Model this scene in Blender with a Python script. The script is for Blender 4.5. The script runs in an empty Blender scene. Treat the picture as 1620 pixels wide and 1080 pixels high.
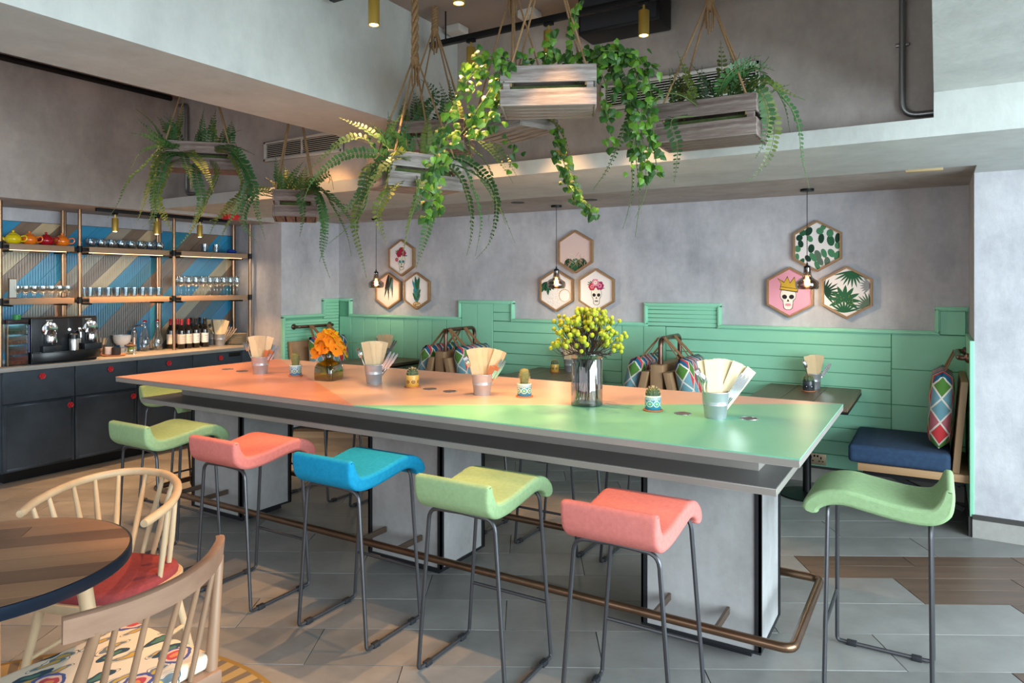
import bpy, bmesh, math, random
from mathutils import Vector, Matrix, Euler
random.seed(7)
sc = bpy.context.scene
COL = sc.collection
PI = math.pi

# ------------------------------------------------------------------ camera
YAW = math.radians(31.2014); FPX = 1111.19; EYE = 1.6; HOR = 450.29
cam_d = bpy.data.cameras.new('camera'); cam = bpy.data.objects.new('camera', cam_d); COL.objects.link(cam)
cam.location = (0, 0, EYE); cam.rotation_euler = (PI/2, 0, YAW)
cam_d.sensor_fit = 'HORIZONTAL'; cam_d.sensor_width = 36.0
cam_d.lens = 36.0*FPX/1620.0
cam_d.shift_y = -(540-HOR)/1620.0
cam_d.clip_start = 0.05; cam_d.clip_end = 60
sc.camera = cam
_fw = Vector((-math.sin(YAW), math.cos(YAW), 0)); _rt = Vector((math.cos(YAW), math.sin(YAW), 0))
def at(x, y, t):
    """surveyed point: photo pixel x, y at distance t along the viewing axis"""
    return Vector((0, 0, EYE)) + (_fw + _rt*((x-810)/FPX) + Vector((0, 0, 1))*((HOR-y)/FPX))*t

# ------------------------------------------------------------------ world, exposure, daylight
sc.view_settings.view_transform = 'Standard'; sc.view_settings.look = 'None'
sc.view_settings.gamma = 1.0; sc.view_settings.use_curve_mapping = False
sc.view_settings.exposure = 0.0
wd = bpy.data.worlds.new('world'); sc.world = wd; wd.use_nodes = True
bg = wd.node_tree.nodes['Background']; bg.inputs[0].default_value = (0.80, 0.90, 1.0, 1); bg.inputs[1].default_value = 1.0
def area_light(name, loc, rot, sx, sy, power, color):
    d = bpy.data.lights.new(name, 'AREA'); d.shape = 'RECTANGLE'; d.size = sx; d.size_y = sy; d.energy = power; d.color = color
    o = bpy.data.objects.new(name, d); COL.objects.link(o); o.location = loc; o.rotation_euler = rot
    return o
# daylight entering by the glazed shopfront on the right; the rear area lamp is an added ambient fill
area_light('daylight_right', (3.55, 1.4, 1.75), (0, PI/2, 0), 2.7, 6.2, 720, (0.80, 0.95, 1.0))
area_light('fill_rear', (-1.6, -2.55, 1.8), (PI/2, 0, 0), 7.0, 2.4, 110, (0.95, 0.97, 1.0))

SPOT_E = 105  # warm ceiling spots, watts
# ------------------------------------------------------------------ helpers
def lin(c):
    if isinstance(c, str):
        c = [int(c[i:i+2], 16)/255 for i in (1, 3, 5)]
    return tuple(((x/12.92) if x <= 0.04045 else ((x+0.055)/1.055)**2.4) for x in c) + (1.0,)
def mix_rgb(nt, a, b, fac):
    n = nt.nodes.new('ShaderNodeMix'); n.data_type = 'RGBA'
    for s, v in ((n.inputs[6], a), (n.inputs[7], b)):
        if isinstance(v, tuple): s.default_value = v
        else: nt.links.new(v, s)
    if isinstance(fac, (int, float)): n.inputs[0].default_value = fac
    else: nt.links.new(fac, n.inputs[0])
    return n.outputs[2]
def noise(nt, scale, detail=4, rough=0.55, coord='Object', stretch=None, w=0.0):
    tc = nt.nodes.new('ShaderNodeTexCoord'); out = tc.outputs[coord]
    mp = nt.nodes.new('ShaderNodeMapping'); nt.links.new(out, mp.inputs[0])
    mp.inputs[1].default_value = (w*3.1, w*1.7, w)
    if stretch: mp.inputs[3].default_value = stretch
    n = nt.nodes.new('ShaderNodeTexNoise'); n.inputs['Scale'].default_value = scale
    n.inputs['Detail'].default_value = detail; n.inputs['Roughness'].default_value = rough
    nt.links.new(mp.outputs[0], n.inputs['Vector'])
    return n.outputs['Fac']
def ramp(nt, fac, stops, interp='LINEAR'):
    r = nt.nodes.new('ShaderNodeValToRGB'); r.color_ramp.interpolation = interp
    els = r.color_ramp.elements
    while len(els) < len(stops): els.new(0.5)
    for e, (p, c) in zip(els, stops):
        e.position = p; e.color = c if isinstance(c, tuple) else lin(c)
    nt.links.new(fac, r.inputs[0]); return r.outputs[0]
def math_n(nt, op, a, b=None, c=None):
    n = nt.nodes.new('ShaderNodeMath'); n.operation = op
    for i, v in enumerate((a, b, c)):
        if v is None: continue
        if isinstance(v, (int, float)): n.inputs[i].default_value = v
        else: nt.links.new(v, n.inputs[i])
    return n.outputs[0]
M = {}
def mat(name, color, rough=0.5, metal=0.0, color2=None, nscale=8, stretch=None, bump=0.0, bscale=None, coat=0.0, spec=None, nd=4, rand=0.0, contrast=(0.3, 0.7), coord='Object'):
    m = bpy.data.materials.new(name); m.use_nodes = True; nt = m.node_tree; b = nt.nodes['Principled BSDF']
    b.inputs['Roughness'].default_value = rough; b.inputs['Metallic'].default_value = metal
    if spec is not None: b.inputs['Specular IOR Level'].default_value = spec
    if coat: b.inputs['Coat Weight'].default_value = coat
    col = lin(color)
    if color2:
        f = noise(nt, nscale, nd, stretch=stretch, coord=coord)
        col = ramp(nt, f, [(contrast[0], color), (contrast[1], color2)])
    if rand:
        oi = nt.nodes.new('ShaderNodeObjectInfo')
        hs = nt.nodes.new('ShaderNodeHueSaturation')
        v = math_n(nt, 'MULTIPLY_ADD', oi.outputs['Random'], rand, 1-rand/2)
        nt.links.new(v, hs.inputs['Value'])
        if isinstance(col, tuple): hs.inputs['Color'].default_value = col
        else: nt.links.new(col, hs.inputs['Color'])
        col = hs.outputs[0]
    if isinstance(col, tuple): b.inputs['Base Color'].default_value = col
    else: nt.links.new(col, b.inputs['Base Color'])
    if bump:
        f2 = noise(nt, bscale or nscale*3, 5, stretch=stretch, coord=coord)
        bp = nt.nodes.new('ShaderNodeBump'); bp.inputs['Strength'].default_value = bump; bp.inputs['Distance'].default_value = 0.01
        nt.links.new(f2, bp.inputs['Height']); nt.links.new(bp.outputs[0], b.inputs['Normal'])
    M[name] = m; return m
def emis(name, color, strength):
    m = bpy.data.materials.new(name); m.use_nodes = True; nt = m.node_tree; b = nt.nodes['Principled BSDF']
    b.inputs['Base Color'].default_value = lin(color); b.inputs['Emission Color'].default_value = lin(color); b.inputs['Emission Strength'].default_value = strength
    M[name] = m; return m
def glass(name, tint, opac=0.12, rough=0.04, gl=(1, 1, 1), edge=0.55):
    """thin-walled glass: tinted see-through plus a fresnel reflection"""
    m = bpy.data.materials.new(name); m.use_nodes = True; nt = m.node_tree
    nt.nodes.remove(nt.nodes['Principled BSDF']); out = nt.nodes['Material Output']
    tr = nt.nodes.new('ShaderNodeBsdfTransparent'); tr.inputs[0].default_value = lin(tint)
    g = nt.nodes.new('ShaderNodeBsdfGlossy'); g.inputs['Roughness'].default_value = rough; g.inputs[0].default_value = (*gl, 1)
    lw = nt.nodes.new('ShaderNodeLayerWeight'); lw.inputs[0].default_value = 0.35
    f = math_n(nt, 'MULTIPLY_ADD', lw.outputs['Facing'], edge, opac)
    ms = nt.nodes.new('ShaderNodeMixShader'); nt.links.new(f, ms.inputs[0]); nt.links.new(tr.outputs[0], ms.inputs[1]); nt.links.new(g.outputs[0], ms.inputs[2])
    nt.links.new(ms.outputs[0], out.inputs[0]); M[name] = m; return m
def leaf_mat(name, c1, c2, rough=0.5, trans=0.3, rand=0.35):
    m = mat(name, c1, rough, color2=c2, nscale=5, rand=rand); nt = m.node_tree; b = nt.nodes['Principled BSDF']; out = nt.nodes['Material Output']
    t = nt.nodes.new('ShaderNodeBsdfTranslucent'); src = b.inputs['Base Color'].links[0].from_socket
    nt.links.new(src, t.inputs[0]); ms = nt.nodes.new('ShaderNodeMixShader'); ms.inputs[0].default_value = trans
    nt.links.new(b.outputs[0], ms.inputs[1]); nt.links.new(t.outputs[0], ms.inputs[2]); nt.links.new(ms.outputs[0], out.inputs[0])
    return m

class MB:
    def __init__(s): s.v = []; s.f = []; s.mi = []
    def add(s, vs, fs, mi=0):
        o = len(s.v); s.v += [tuple(v) for v in vs]
        for q in fs: s.f.append([i+o for i in q]); s.mi.append(mi)
        return s
    def box(s, x0, x1, y0, y1, z0, z1, mi=0):
        return s.add([(x0,y0,z0),(x1,y0,z0),(x1,y1,z0),(x0,y1,z0),(x0,y0,z1),(x1,y0,z1),(x1,y1,z1),(x0,y1,z1)],
                     [(3,2,1,0),(4,5,6,7),(0,1,5,4),(1,2,6,5),(2,3,7,6),(3,0,4,7)], mi)
    def obox(s, c, size, R=None, mi=0):
        R = R or Matrix.Identity(3); c = Vector(c); hx, hy, hz = size[0]/2, size[1]/2, size[2]/2
        vs = [c + R @ Vector((a*hx, b*hy, d*hz)) for d in (-1, 1) for a, b in ((-1,-1),(1,-1),(1,1),(-1,1))]
        return s.add(vs, [(3,2,1,0),(4,5,6,7),(0,1,5,4),(1,2,6,5),(2,3,7,6),(3,0,4,7)], mi)
    def beam(s, a, b, w, t, up=(0,0,1), mi=0):
        a = Vector(a); b = Vector(b); z = (b-a); L = z.length; z.normalize(); x = Vector(up).cross(z)
        if x.length < 1e-5: x = Vector((1,0,0))
        x.normalize(); y = z.cross(x)
        return s.obox((a+b)/2, (w, t, L), Matrix((x, y, z)).transposed(), mi)
    def tube(s, pts, r, n=8, mi=0, cap=True, closed=False, flat=1.0):
        pts = [Vector(p) for p in pts]; k = len(pts); rs = r if isinstance(r, (list, tuple)) else [r]*k
        tang = []
        for i in range(k):
            a = pts[(i-1) % k] if (i > 0 or closed) else pts[0]; b = pts[(i+1) % k] if (i < k-1 or closed) else pts[-1]
            t = (b-a); t.normalize(); tang.append(t)
        nrm = tang[0].orthogonal().normalized(); vs = []
        for i in range(k):
            t = tang[i]; nrm = (nrm - t*nrm.dot(t)); nrm.normalize(); bi = t.cross(nrm)
            for j in range(n):
                a = 2*PI*j/n; vs.append(pts[i] + (nrm*math.cos(a) + bi*math.sin(a)*flat)*rs[i])
        fs = []
        for i in range(k if closed else k-1):
            i2 = (i+1) % k
            for j in range(n): fs.append((i*n+j, i*n+(j+1) % n, i2*n+(j+1) % n, i2*n+j))
        if cap and not closed: fs += [tuple(range(n-1, -1, -1)), tuple((k-1)*n+j for j in range(n))]
        return s.add(vs, fs, mi)
    def lathe(s, prof, n=20, c=(0,0,0), mi=0, lobes=0, amp=0.0, R=None):
        vs = []; c = Vector(c); k = len(prof)
        for r, z in prof:
            for j in range(n):
                a = 2*PI*j/n; rr = r*(1+amp*math.cos(lobes*a)) if lobes else r
                p = Vector((rr*math.cos(a), rr*math.sin(a), z))
                if R: p = R @ p
                vs.append(c+p)
        fs = []
        for i in range(k-1):
            for j in range(n): fs.append((i*n+j, i*n+(j+1) % n, (i+1)*n+(j+1) % n, (i+1)*n+j))
        if prof[0][0] > 1e-4: fs.append(tuple(range(n-1, -1, -1)))
        if prof[-1][0] > 1e-4: fs.append(tuple((k-1)*n+j for j in range(n)))
        return s.add(vs, fs, mi)
    def shell(s, prof, n=20, c=(0,0,0), mi=0):
        """open lathe without end caps"""
        vs = []; c = Vector(c); k = len(prof)
        for r, z in prof:
            for j in range(n):
                a = 2*PI*j/n; vs.append(c+Vector((r*math.cos(a), r*math.sin(a), z)))
        fs = [(i*n+j, i*n+(j+1) % n, (i+1)*n+(j+1) % n, (i+1)*n+j) for i in range(k-1) for j in range(n)]
        return s.add(vs, fs, mi)
    def prism(s, poly, d, org=(0,0,0), ux=(1,0,0), uy=(0,1,0), mi=0):
        """2d polygon in the plane (ux, uy) thickened by d along ux x uy"""
        ux = Vector(ux); uy = Vector(uy); un = ux.cross(uy); org = Vector(org); n = len(poly)
        vs = [org+ux*p[0]+uy*p[1] for p in poly]; vs += [v+un*d for v in vs]
        fs = [tuple(range(n-1, -1, -1)), tuple(range(n, 2*n))] + [(i, (i+1) % n, n+(i+1) % n, n+i) for i in range(n)]
        return s.add(vs, fs, mi)
    def poly(s, poly, org=(0,0,0), ux=(1,0,0), uy=(0,0,1), mi=0):
        ux = Vector(ux); uy = Vector(uy); org = Vector(org)
        return s.add([org+ux*p[0]+uy*p[1] for p in poly], [tuple(range(len(poly)))], mi)
    def ball(s, c, r, nu=8, nv=5, mi=0, sq=(1,1,1)):
        c = Vector(c); vs = [c+Vector((0,0,-r*sq[2]))]
        for i in range(1, nv):
            a = PI*i/nv - PI/2
            for j in range(nu):
                b = 2*PI*j/nu; vs.append(c+Vector((r*sq[0]*math.cos(a)*math.cos(b), r*sq[1]*math.cos(a)*math.sin(b), r*sq[2]*math.sin(a))))
        vs.append(c+Vector((0,0,r*sq[2]))); fs = []
        for j in range(nu): fs.append((0, 1+(j+1) % nu, 1+j))
        for i in range(nv-2):
            for j in range(nu): fs.append((1+i*nu+j, 1+i*nu+(j+1) % nu, 1+(i+1)*nu+(j+1) % nu, 1+(i+1)*nu+j))
        e = len(vs)-1; b0 = 1+(nv-2)*nu
        for j in range(nu): fs.append((b0+j, b0+(j+1) % nu, e))
        return s.add(vs, fs, mi)
    def mesh(s, name, mats, smooth=False, bevel=0.0, seg=2, ang=40):
        me = bpy.data.meshes.new(name); me.from_pydata(s.v, [], s.f)
        for mm in (mats if isinstance(mats, (list, tuple)) else [mats]): me.materials.append(M[mm] if isinstance(mm, str) else mm)
        me.polygons.foreach_set('material_index', s.mi)
        if bevel:
            bm = bmesh.new(); bm.from_mesh(me)
            bmesh.ops.remove_doubles(bm, verts=bm.verts, dist=1e-6)
            es = [e for e in bm.edges if len(e.link_faces) == 2 and e.calc_face_angle(0) > math.radians(30)]
            bmesh.ops.bevel(bm, geom=es, offset=bevel, segments=seg, profile=0.6, affect='EDGES', clamp_overlap=True)
            bm.to_mesh(me); bm.free()
        if smooth or bevel:
            me.polygons.foreach_set('use_smooth', [True]*len(me.polygons)); me.set_sharp_from_angle(angle=math.radians(ang))
        me.update(); return me
    def build(s, name, mats, parent=None, smooth=False, bevel=0.0, seg=2, loc=None, rot=None, label=None, ang=40):
        return link(name, s.mesh(name, mats, smooth, bevel, seg, ang), parent, loc, rot, label)
def link(name, me, parent=None, loc=None, rot=None, label=None):
    o = bpy.data.objects.new(name, me); COL.objects.link(o)
    if parent: o.parent = parent
    if loc is not None: o.location = loc
    if rot is not None: o.rotation_euler = rot
    if label: o['label'] = label
    return o
def thing(name, label, cat, loc=(0,0,0), rz=0.0, group=None, rot=None):
    o = bpy.data.objects.new(name, None); COL.objects.link(o); o.empty_display_size = 0.05
    o.location = loc; o.rotation_euler = rot or (0, 0, rz); return tag(o, label, cat, group)
def tag(o, label=None, cat=None, group=None, kind=None):
    if label: o['label'] = label
    if cat: o['category'] = cat
    if group: o['group'] = group
    if kind: o['kind'] = kind
    return o
def struct(o): o['kind'] = 'structure'; return o
def copy_tree(o, parent=None):
    c = o.copy(); COL.objects.link(c)
    if parent is not None: c.parent = parent
    for ch in o.children: copy_tree(ch, c)
    return c
def dup(o, loc, rz=0.0, label=None, group=None):
    c = copy_tree(o); c.location = loc; c.rotation_euler = (0, 0, rz)
    if label: c['label'] = label
    if group: c['group'] = group
    return c
ORD = ['first', 'second', 'third', 'fourth', 'fifth', 'sixth', 'seventh', 'eighth', 'ninth', 'tenth', 'eleventh', 'twelfth']
def fillet(pts, r, n=5):
    pts = [Vector(p) for p in pts]; out = [pts[0]]
    for i in range(1, len(pts)-1):
        a, b, c = pts[i-1], pts[i], pts[i+1]; u = (a-b); v = (c-b); q = min(r, u.length*0.49, v.length*0.49)
        p0 = b+u.normalized()*q; p1 = b+v.normalized()*q
        for k in range(n+1):
            t = k/n; out.append(p0*(1-t)**2 + b*2*t*(1-t) + p1*t*t)
    out.append(pts[-1]); return out
def spline(pts, n=6):
    pts = [Vector(p) for p in pts]; out = []
    for i in range(len(pts)-1):
        p0 = pts[max(i-1, 0)]; p1 = pts[i]; p2 = pts[i+1]; p3 = pts[min(i+2, len(pts)-1)]
        for k in range(n):
            t = k/n; out.append(0.5*((2*p1)+(-p0+p2)*t+(2*p0-5*p1+4*p2-p3)*t*t+(-p0+3*p1-3*p2+p3)*t**3))
    out.append(pts[-1]); return out
def clip_poly(poly, x0, x1, y0, y1):
    def cl(ps, inside, inter):
        out = []
        for i in range(len(ps)):
            a = ps[i-1]; b = ps[i]
            if inside(b):
                if not inside(a): out.append(inter(a, b))
                out.append(b)
            elif inside(a): out.append(inter(a, b))
        return out
    def ix(v): return lambda a, b: (v, a[1]+(b[1]-a[1])*(v-a[0])/(b[0]-a[0]))
    def iy(v): return lambda a, b: (a[0]+(b[0]-a[0])*(v-a[1])/(b[1]-a[1]), v)
    for ins, it in ((lambda p: p[0] >= x0, ix(x0)), (lambda p: p[0] <= x1, ix(x1)), (lambda p: p[1] >= y0, iy(y0)), (lambda p: p[1] <= y1, iy(y1))):
        if len(poly) < 3: return []
        poly = cl(poly, ins, it)
    return poly
def circle(cx, cy, rx, ry=None, n=16, a0=0.0):
    ry = ry or rx
    return [(cx+rx*math.cos(a0+2*PI*i/n), cy+ry*math.sin(a0+2*PI*i/n)) for i in range(n)]
def rotz(a): return Matrix.Rotation(a, 3, 'Z')
# ------------------------------------------------------------------ materials
def concrete(name, c1, c2, c3, s=1.6, rough=0.75, bump=0.25):
    m = bpy.data.materials.new(name); m.use_nodes = True; nt = m.node_tree; b = nt.nodes['Principled BSDF']; b.inputs['Roughness'].default_value = rough
    n1 = noise(nt, s, 8, 0.6); n2 = noise(nt, s*3.3, 6, 0.7, stretch=(1, 1, 0.45), w=3.0); n3 = noise(nt, s*14, 4, 0.6, w=7.0)
    base = ramp(nt, n1, [(0.32, c1), (0.5, c2), (0.68, c3)])
    base = mix_rgb(nt, base, ramp(nt, n2, [(0.35, c1), (0.65, c3)]), 0.4)
    base = mix_rgb(nt, base, ramp(nt, n3, [(0.3, c1), (0.7, c3)]), 0.15)
    nt.links.new(base, b.inputs['Base Color'])
    bp = nt.nodes.new('ShaderNodeBump'); bp.inputs['Strength'].default_value = bump; bp.inputs['Distance'].default_value = 0.02
    nt.links.new(n2, bp.inputs['Height']); nt.links.new(bp.outputs[0], b.inputs['Normal'])
    M[name] = m
concrete('plaster', '#94959d', '#b6b6bd', '#cfcfd3', 1.3)
concrete('plaster_upper', '#857d78', '#a69d98', '#beb6b1', 0.9)
concrete('plaster_beam', '#a3a6a4', '#b9bdba', '#c9cdca', 1.0)
concrete('pedestal_concrete', '#8e8e8e', '#a2a2a3', '#b2b2b4', 2.0, bump=0.1)
concrete('plinth_concrete', '#85837f', '#95938e', '#a4a29d', 2.5, bump=0.1)
mat('ceiling_paint', '#9a8d86', 0.8, color2='#8a7d76', nscale=1.2)
mat('grout', '#4a4744', 0.9)
def stone(name, c1, c2, c3):
    m = bpy.data.materials.new(name); m.use_nodes = True; nt = m.node_tree; b = nt.nodes['Principled BSDF']; b.inputs['Roughness'].default_value = 0.42
    oi = nt.nodes.new('ShaderNodeObjectInfo')
    n1 = noise(nt, 1.4, 7, 0.62, stretch=(1, 1.6, 1)); n2 = noise(nt, 9, 5, 0.7, w=2.0)
    base = ramp(nt, n1, [(0.3, c1), (0.5, c2), (0.7, c3)])
    base = mix_rgb(nt, base, ramp(nt, n2, [(0.3, c1), (0.7, c3)]), 0.3)
    hs = nt.nodes.new('ShaderNodeHueSaturation'); nt.links.new(base, hs.inputs['Color'])
    nt.links.new(math_n(nt, 'MULTIPLY_ADD', oi.outputs['Random'], 0.28, 0.86), hs.inputs['Value'])
    nt.links.new(hs.outputs[0], b.inputs['Base Color'])
    nt.links.new(math_n(nt, 'MULTIPLY_ADD', n2, 0.25, 0.3), b.inputs['Roughness'])
    M[name] = m
stone('stone_plank', '#70706f', '#838382', '#959594')
def wood(name, c1, c2, c3, axis='x', scale=5, rough=0.5, rand=0.25, bump=0.08):
    m = bpy.data.materials.new(name); m.use_nodes = True; nt = m.node_tree; b = nt.nodes['Principled BSDF']; b.inputs['Roughness'].default_value = rough
    st = {'x': (0.12, 1.6, 1.6), 'y': (1.6, 0.12, 1.6), 'z': (1.6, 1.6, 0.12)}[axis]
    oi = nt.nodes.new('ShaderNodeObjectInfo')
    n1 = noise(nt, scale*3, 6, 0.65, stretch=st); n2 = noise(nt, scale*0.8, 3, 0.5, stretch=st, w=4.0)
    base = ramp(nt, n1, [(0.3, c1), (0.5, c2), (0.72, c3)])
    base = mix_rgb(nt, base, ramp(nt, n2, [(0.3, c1), (0.7, c3)]), 0.4)
    hs = nt.nodes.new('ShaderNodeHueSaturation'); nt.links.new(base, hs.inputs['Color'])
    nt.links.new(math_n(nt, 'MULTIPLY_ADD', oi.outputs['Random'], rand, 1-rand/2), hs.inputs['Value'])
    nt.links.new(hs.outputs[0], b.inputs['Base Color'])
    bp = nt.nodes.new('ShaderNodeBump'); bp.inputs['Strength'].default_value = bump; bp.inputs['Distance'].default_value = 0.005
    nt.links.new(n1, bp.inputs['Height']); nt.links.new(bp.outputs[0], b.inputs['Normal']); M[name] = m
wood('wood_floor', '#4a3a30', '#5d4a3e', '#6e5a4c', 'x', 3, 0.4)
wood('oak_y', '#8a6a4c', '#a07e5c', '#b08f6b', 'y', 3)
wood('oak_z', '#86684c', '#9b7a5a', '#ac8b69', 'z', 3)
wood('oak_x', '#94714f', '#a9845f', '#b8956f', 'x', 3)
mat('panel_green', '#8ed2b2', 0.5, color2='#95d7b9', nscale=3, rand=0.07, bump=0.03, bscale=30)
mat('panel_gap', '#6aac8e', 0.8)
mat('black_metal', '#1b1b1d', 0.45, 0.6)
mat('dark_strip', '#3a3836', 0.6)
mat('galvanised', '#8d8f90', 0.35, 0.9)
mat('white_grille', '#c9c6c0', 0.6)
mat('brass', '#c4a550', 0.38, 0.7)
mat('steel', '#c8c9cb', 0.22, 1.0)
mat('red_plastic', '#c8202a', 0.4)

# ------------------------------------------------------------------ the room shell
def wallbox(name, x0, x1, y0, y1, z0, z1, m):
    return struct(MB().box(x0, x1, y0, y1, z0, z1).build(name, m))
floor = struct(MB().box(-7.4, 3.9, -3.0, 6.4, -0.08, -0.006).build('floor', 'grout'))
wallbox('ceiling', -7.4, 3.9, -3.0, 4.3, 3.38, 3.5, 'ceiling_paint')
wallbox('wall_left', -7.4, -6.99, -3.0, 5.3, 0, 2.28, 'plaster')
wallbox('wall_left_upper', -7.4, -6.22, -3.0, 5.3, 2.28, 3.38, 'plaster_upper')
wallbox('wall_corner', -7.4, -6.18, 5.3, 6.4, 0, 2.335, 'plaster')
wallbox('wall_back', -6.18, 0.2, 6.17, 6.4, 0, 2.335, 'plaster')
wallbox('wall_right', 0.2, 3.9, 5.33, 6.4, 0, 2.31, 'plaster')
wallbox('wall_back_upper', -6.22, 3.9, 4.1, 4.3, 2.4, 3.38, 'plaster_upper')
wallbox('ceiling_slab_edge', -6.22, 3.9, 3.92, 5.0, 2.31, 2.4, 'plaster_beam')
wallbox('ceiling_niche', -6.22, 0.2, 5.0, 6.4, 2.335, 2.42, 'plaster_upper')
wallbox('ceiling_slab_corner', 0.2, 3.9, 5.0, 6.4, 2.31, 2.4, 'plaster_beam')
wallbox('ceiling_beam', -3.57, -2.94, -3.0, 4.1, 2.636, 3.38, 'plaster_beam')
wallbox('ceiling_beam_right', -0.015, 0.95, -3.0, 4.1, 2.52, 3.38, 'plaster_beam')
wallbox('ceiling_slab_upstand', -0.015, 3.9, 3.92, 4.1, 2.4, 2.52, 'plaster_beam')
wallbox('wall_front', -7.4, 3.9, -3.2, -3.0, 0, 3.5, 'plaster')
# glazed shopfront on the right, out of the frame: sill, piers and panes
wallbox('wall_right_sill', 3.7, 3.9, -3.0, 5.33, 0, 0.3, 'plaster')
wallbox('wall_right_lintel', 3.7, 3.9, -3.0, 5.33, 3.15, 3.38, 'plaster')
for i in range(4):
    y = -2.9+i*2.0; wm = MB()
    for yy in (y, y+1.94): wm.box(3.74, 3.84, yy, yy+0.06, 0.3, 3.15)
    wm.box(3.74, 3.84, y, y+2.0, 0.3, 0.36); wm.box(3.74, 3.84, y, y+2.0, 3.09, 3.15)
    struct(wm.build('window_%d' % (i+1), 'black_metal'))

# floor planks: rows run at thirty degrees to the walls
RD = Vector((math.cos(PI/6), math.sin(PI/6), 0)); RN = Vector((-RD.y, RD.x, 0)); PITCH = 0.3115; S0 = 2.942; PL = 1.26; G = 0.0016
def visible_rect(r0, r1, s0, s1):
    ok = False
    for r in (r0, (r0+r1)/2, r1):
        for s in (s0, s1):
            p = RD*r+RN*s; t = p.dot(_fw)
            if t < 2.3: continue
            px = 810+FPX*p.dot(_rt)/t
            if -60 < px < 1680 and p.y < 6.15 and p.x > -7.1: ok = True
    return ok
def floor_plank(r0, r1, s0, s1, m, name):
    L = r1-r0-2*G; Wd = s1-s0-2*G
    c = RD*((r0+r1)/2)+RN*((s0+s1)/2)
    key = (name, round(L, 3), round(Wd, 3))
    if key not in PLK:
        PLK[key] = MB().box(-L/2, L/2, -Wd/2, Wd/2, -0.006, 0).mesh(name, m, bevel=0.0012, seg=1)
    link(name, PLK[key], floor, loc=(c.x, c.y, random.uniform(-0.0006, 0)), rot=(0, 0, PI/6))
PLK = {}
WOODFROM = {3: 1.60, 2: 2.022, 1: 2.443, 0: 2.86, -1: 2.0}
for k in range(-5, 15):
    s0 = S0+k*PITCH; s1 = s0+PITCH; off = (0.319-0.42*k) % PL
    j = off-8*PL
    while j < 6:
        a, b = j, j+PL; j += PL
        if not visible_rect(a, b, s0, s1): continue
        wf = WOODFROM.get(k, 99)
        if a >= wf-0.05:
            floor_plank(a, b, s0, s0+PITCH*0.53, 'wood_floor', 'wood_floor_plank')
            h = (a+b)/2
            floor_plank(a, h, s0+PITCH*0.53, s1, 'wood_floor', 'wood_floor_plank'); floor_plank(h, b, s0+PITCH*0.53, s1, 'wood_floor', 'wood_floor_plank')
        else:
            floor_plank(a, b, s0, s1, 'stone_plank', 'stone_floor_plank')

# ------------------------------------------------------------------ green panelling on the back wall
pan = struct(MB().box(-6.15, 0.19, 6.158, 6.17, 0.13, 1.225).box(-6.16, -5.99, 6.158, 6.17, 1.2, 1.41).box(-4.37, -3.72, 6.158, 6.17, 1.2, 1.405)
    .box(-2.285, -1.625, 6.158, 6.17, 1.2, 1.41).box(0.0, 0.19, 6.158, 6.17, 1.2, 1.405).build('wall_back_panelling', 'panel_gap'))
BD = {}
def board(x0, x1, z0, z1, parent=pan, g=0.0025):
    key = (round(x1-x0, 3), round(z1-z0, 3)); w = x1-x0-2*g; hh = z1-z0-2*g
    if key not in BD: BD[key] = MB().box(-w/2, w/2, 0, 0.014, -hh/2, hh/2).mesh('board', 'panel_green', bevel=0.003, seg=1)
    link('board', BD[key], parent, loc=((x0+x1)/2, 6.146, (z0+z1)/2))
def hboards(x0, x1, z0, z1, h):
    n = max(1, round((z1-z0)/h)); d = (z1-z0)/n
    for i in range(n): board(x0, x1, z0+i*d, z0+(i+1)*d)
def vboards(x0, x1, w, top):
    n = max(1, round((x1-x0)/w)); d = (x1-x0)/n
    for i in range(n):
        xc = x0+(i+0.5)*d; board(x0+i*d, x0+(i+1)*d, 0.13, top(xc))
vboards(-6.15, -3.955, 0.2, lambda x: 1.41 if (-4.36 < x) else 1.225)
hboards(-3.955, -2.523, 0.13, 1.225, 0.115); hboards(-3.955, -3.72, 1.225, 1.405, 0.09)
vboards(-2.523, -2.10, 0.211, lambda x: 1.225)
hboards(-2.10, -0.304, 0.13, 1.225, 0.115)
hboards(-0.304, 0.18, 0.13, 1.225, 0.245); board(0.0, 0.18, 1.225, 1.405)
# narrow grooved boards of the raised field, too fine to tell apart singly
fb = MB()
for i in range(5): fb.box(-2.28, -1.63, 6.146, 6.16, 1.227+i*0.037, 1.227+i*0.037+0.034)
tag(fb.build('narrow_boards', 'panel_green', pan, bevel=0.003, seg=1), kind='stuff')
# short return wall at the left end of the niche
pj = struct(MB().box(-6.18, -6.168, 5.3, 6.158, 0.13, 1.235).box(-6.18, -6.168, 5.9, 6.158, 1.2, 1.41).build('wall_return_panelling', 'panel_gap'))
fb = MB()
z = 0.13
while z < 1.40:
    y0 = 5.3 if z+0.036 < 1.235 else 5.905
    fb.box(-6.17, -6.156, y0, 6.146, z+0.001, min(z+0.035, 1.41)); z += 0.037
tag(fb.build('narrow_boards', 'panel_green', pj, bevel=0.002, seg=1), kind='stuff')
# end panel against the right side of the niche
pr = struct(MB().box(0.176, 0.2, 5.322, 6.146, 0.13, 1.243).build('wall_side_panelling', 'panel_green', bevel=0.003))
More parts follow.
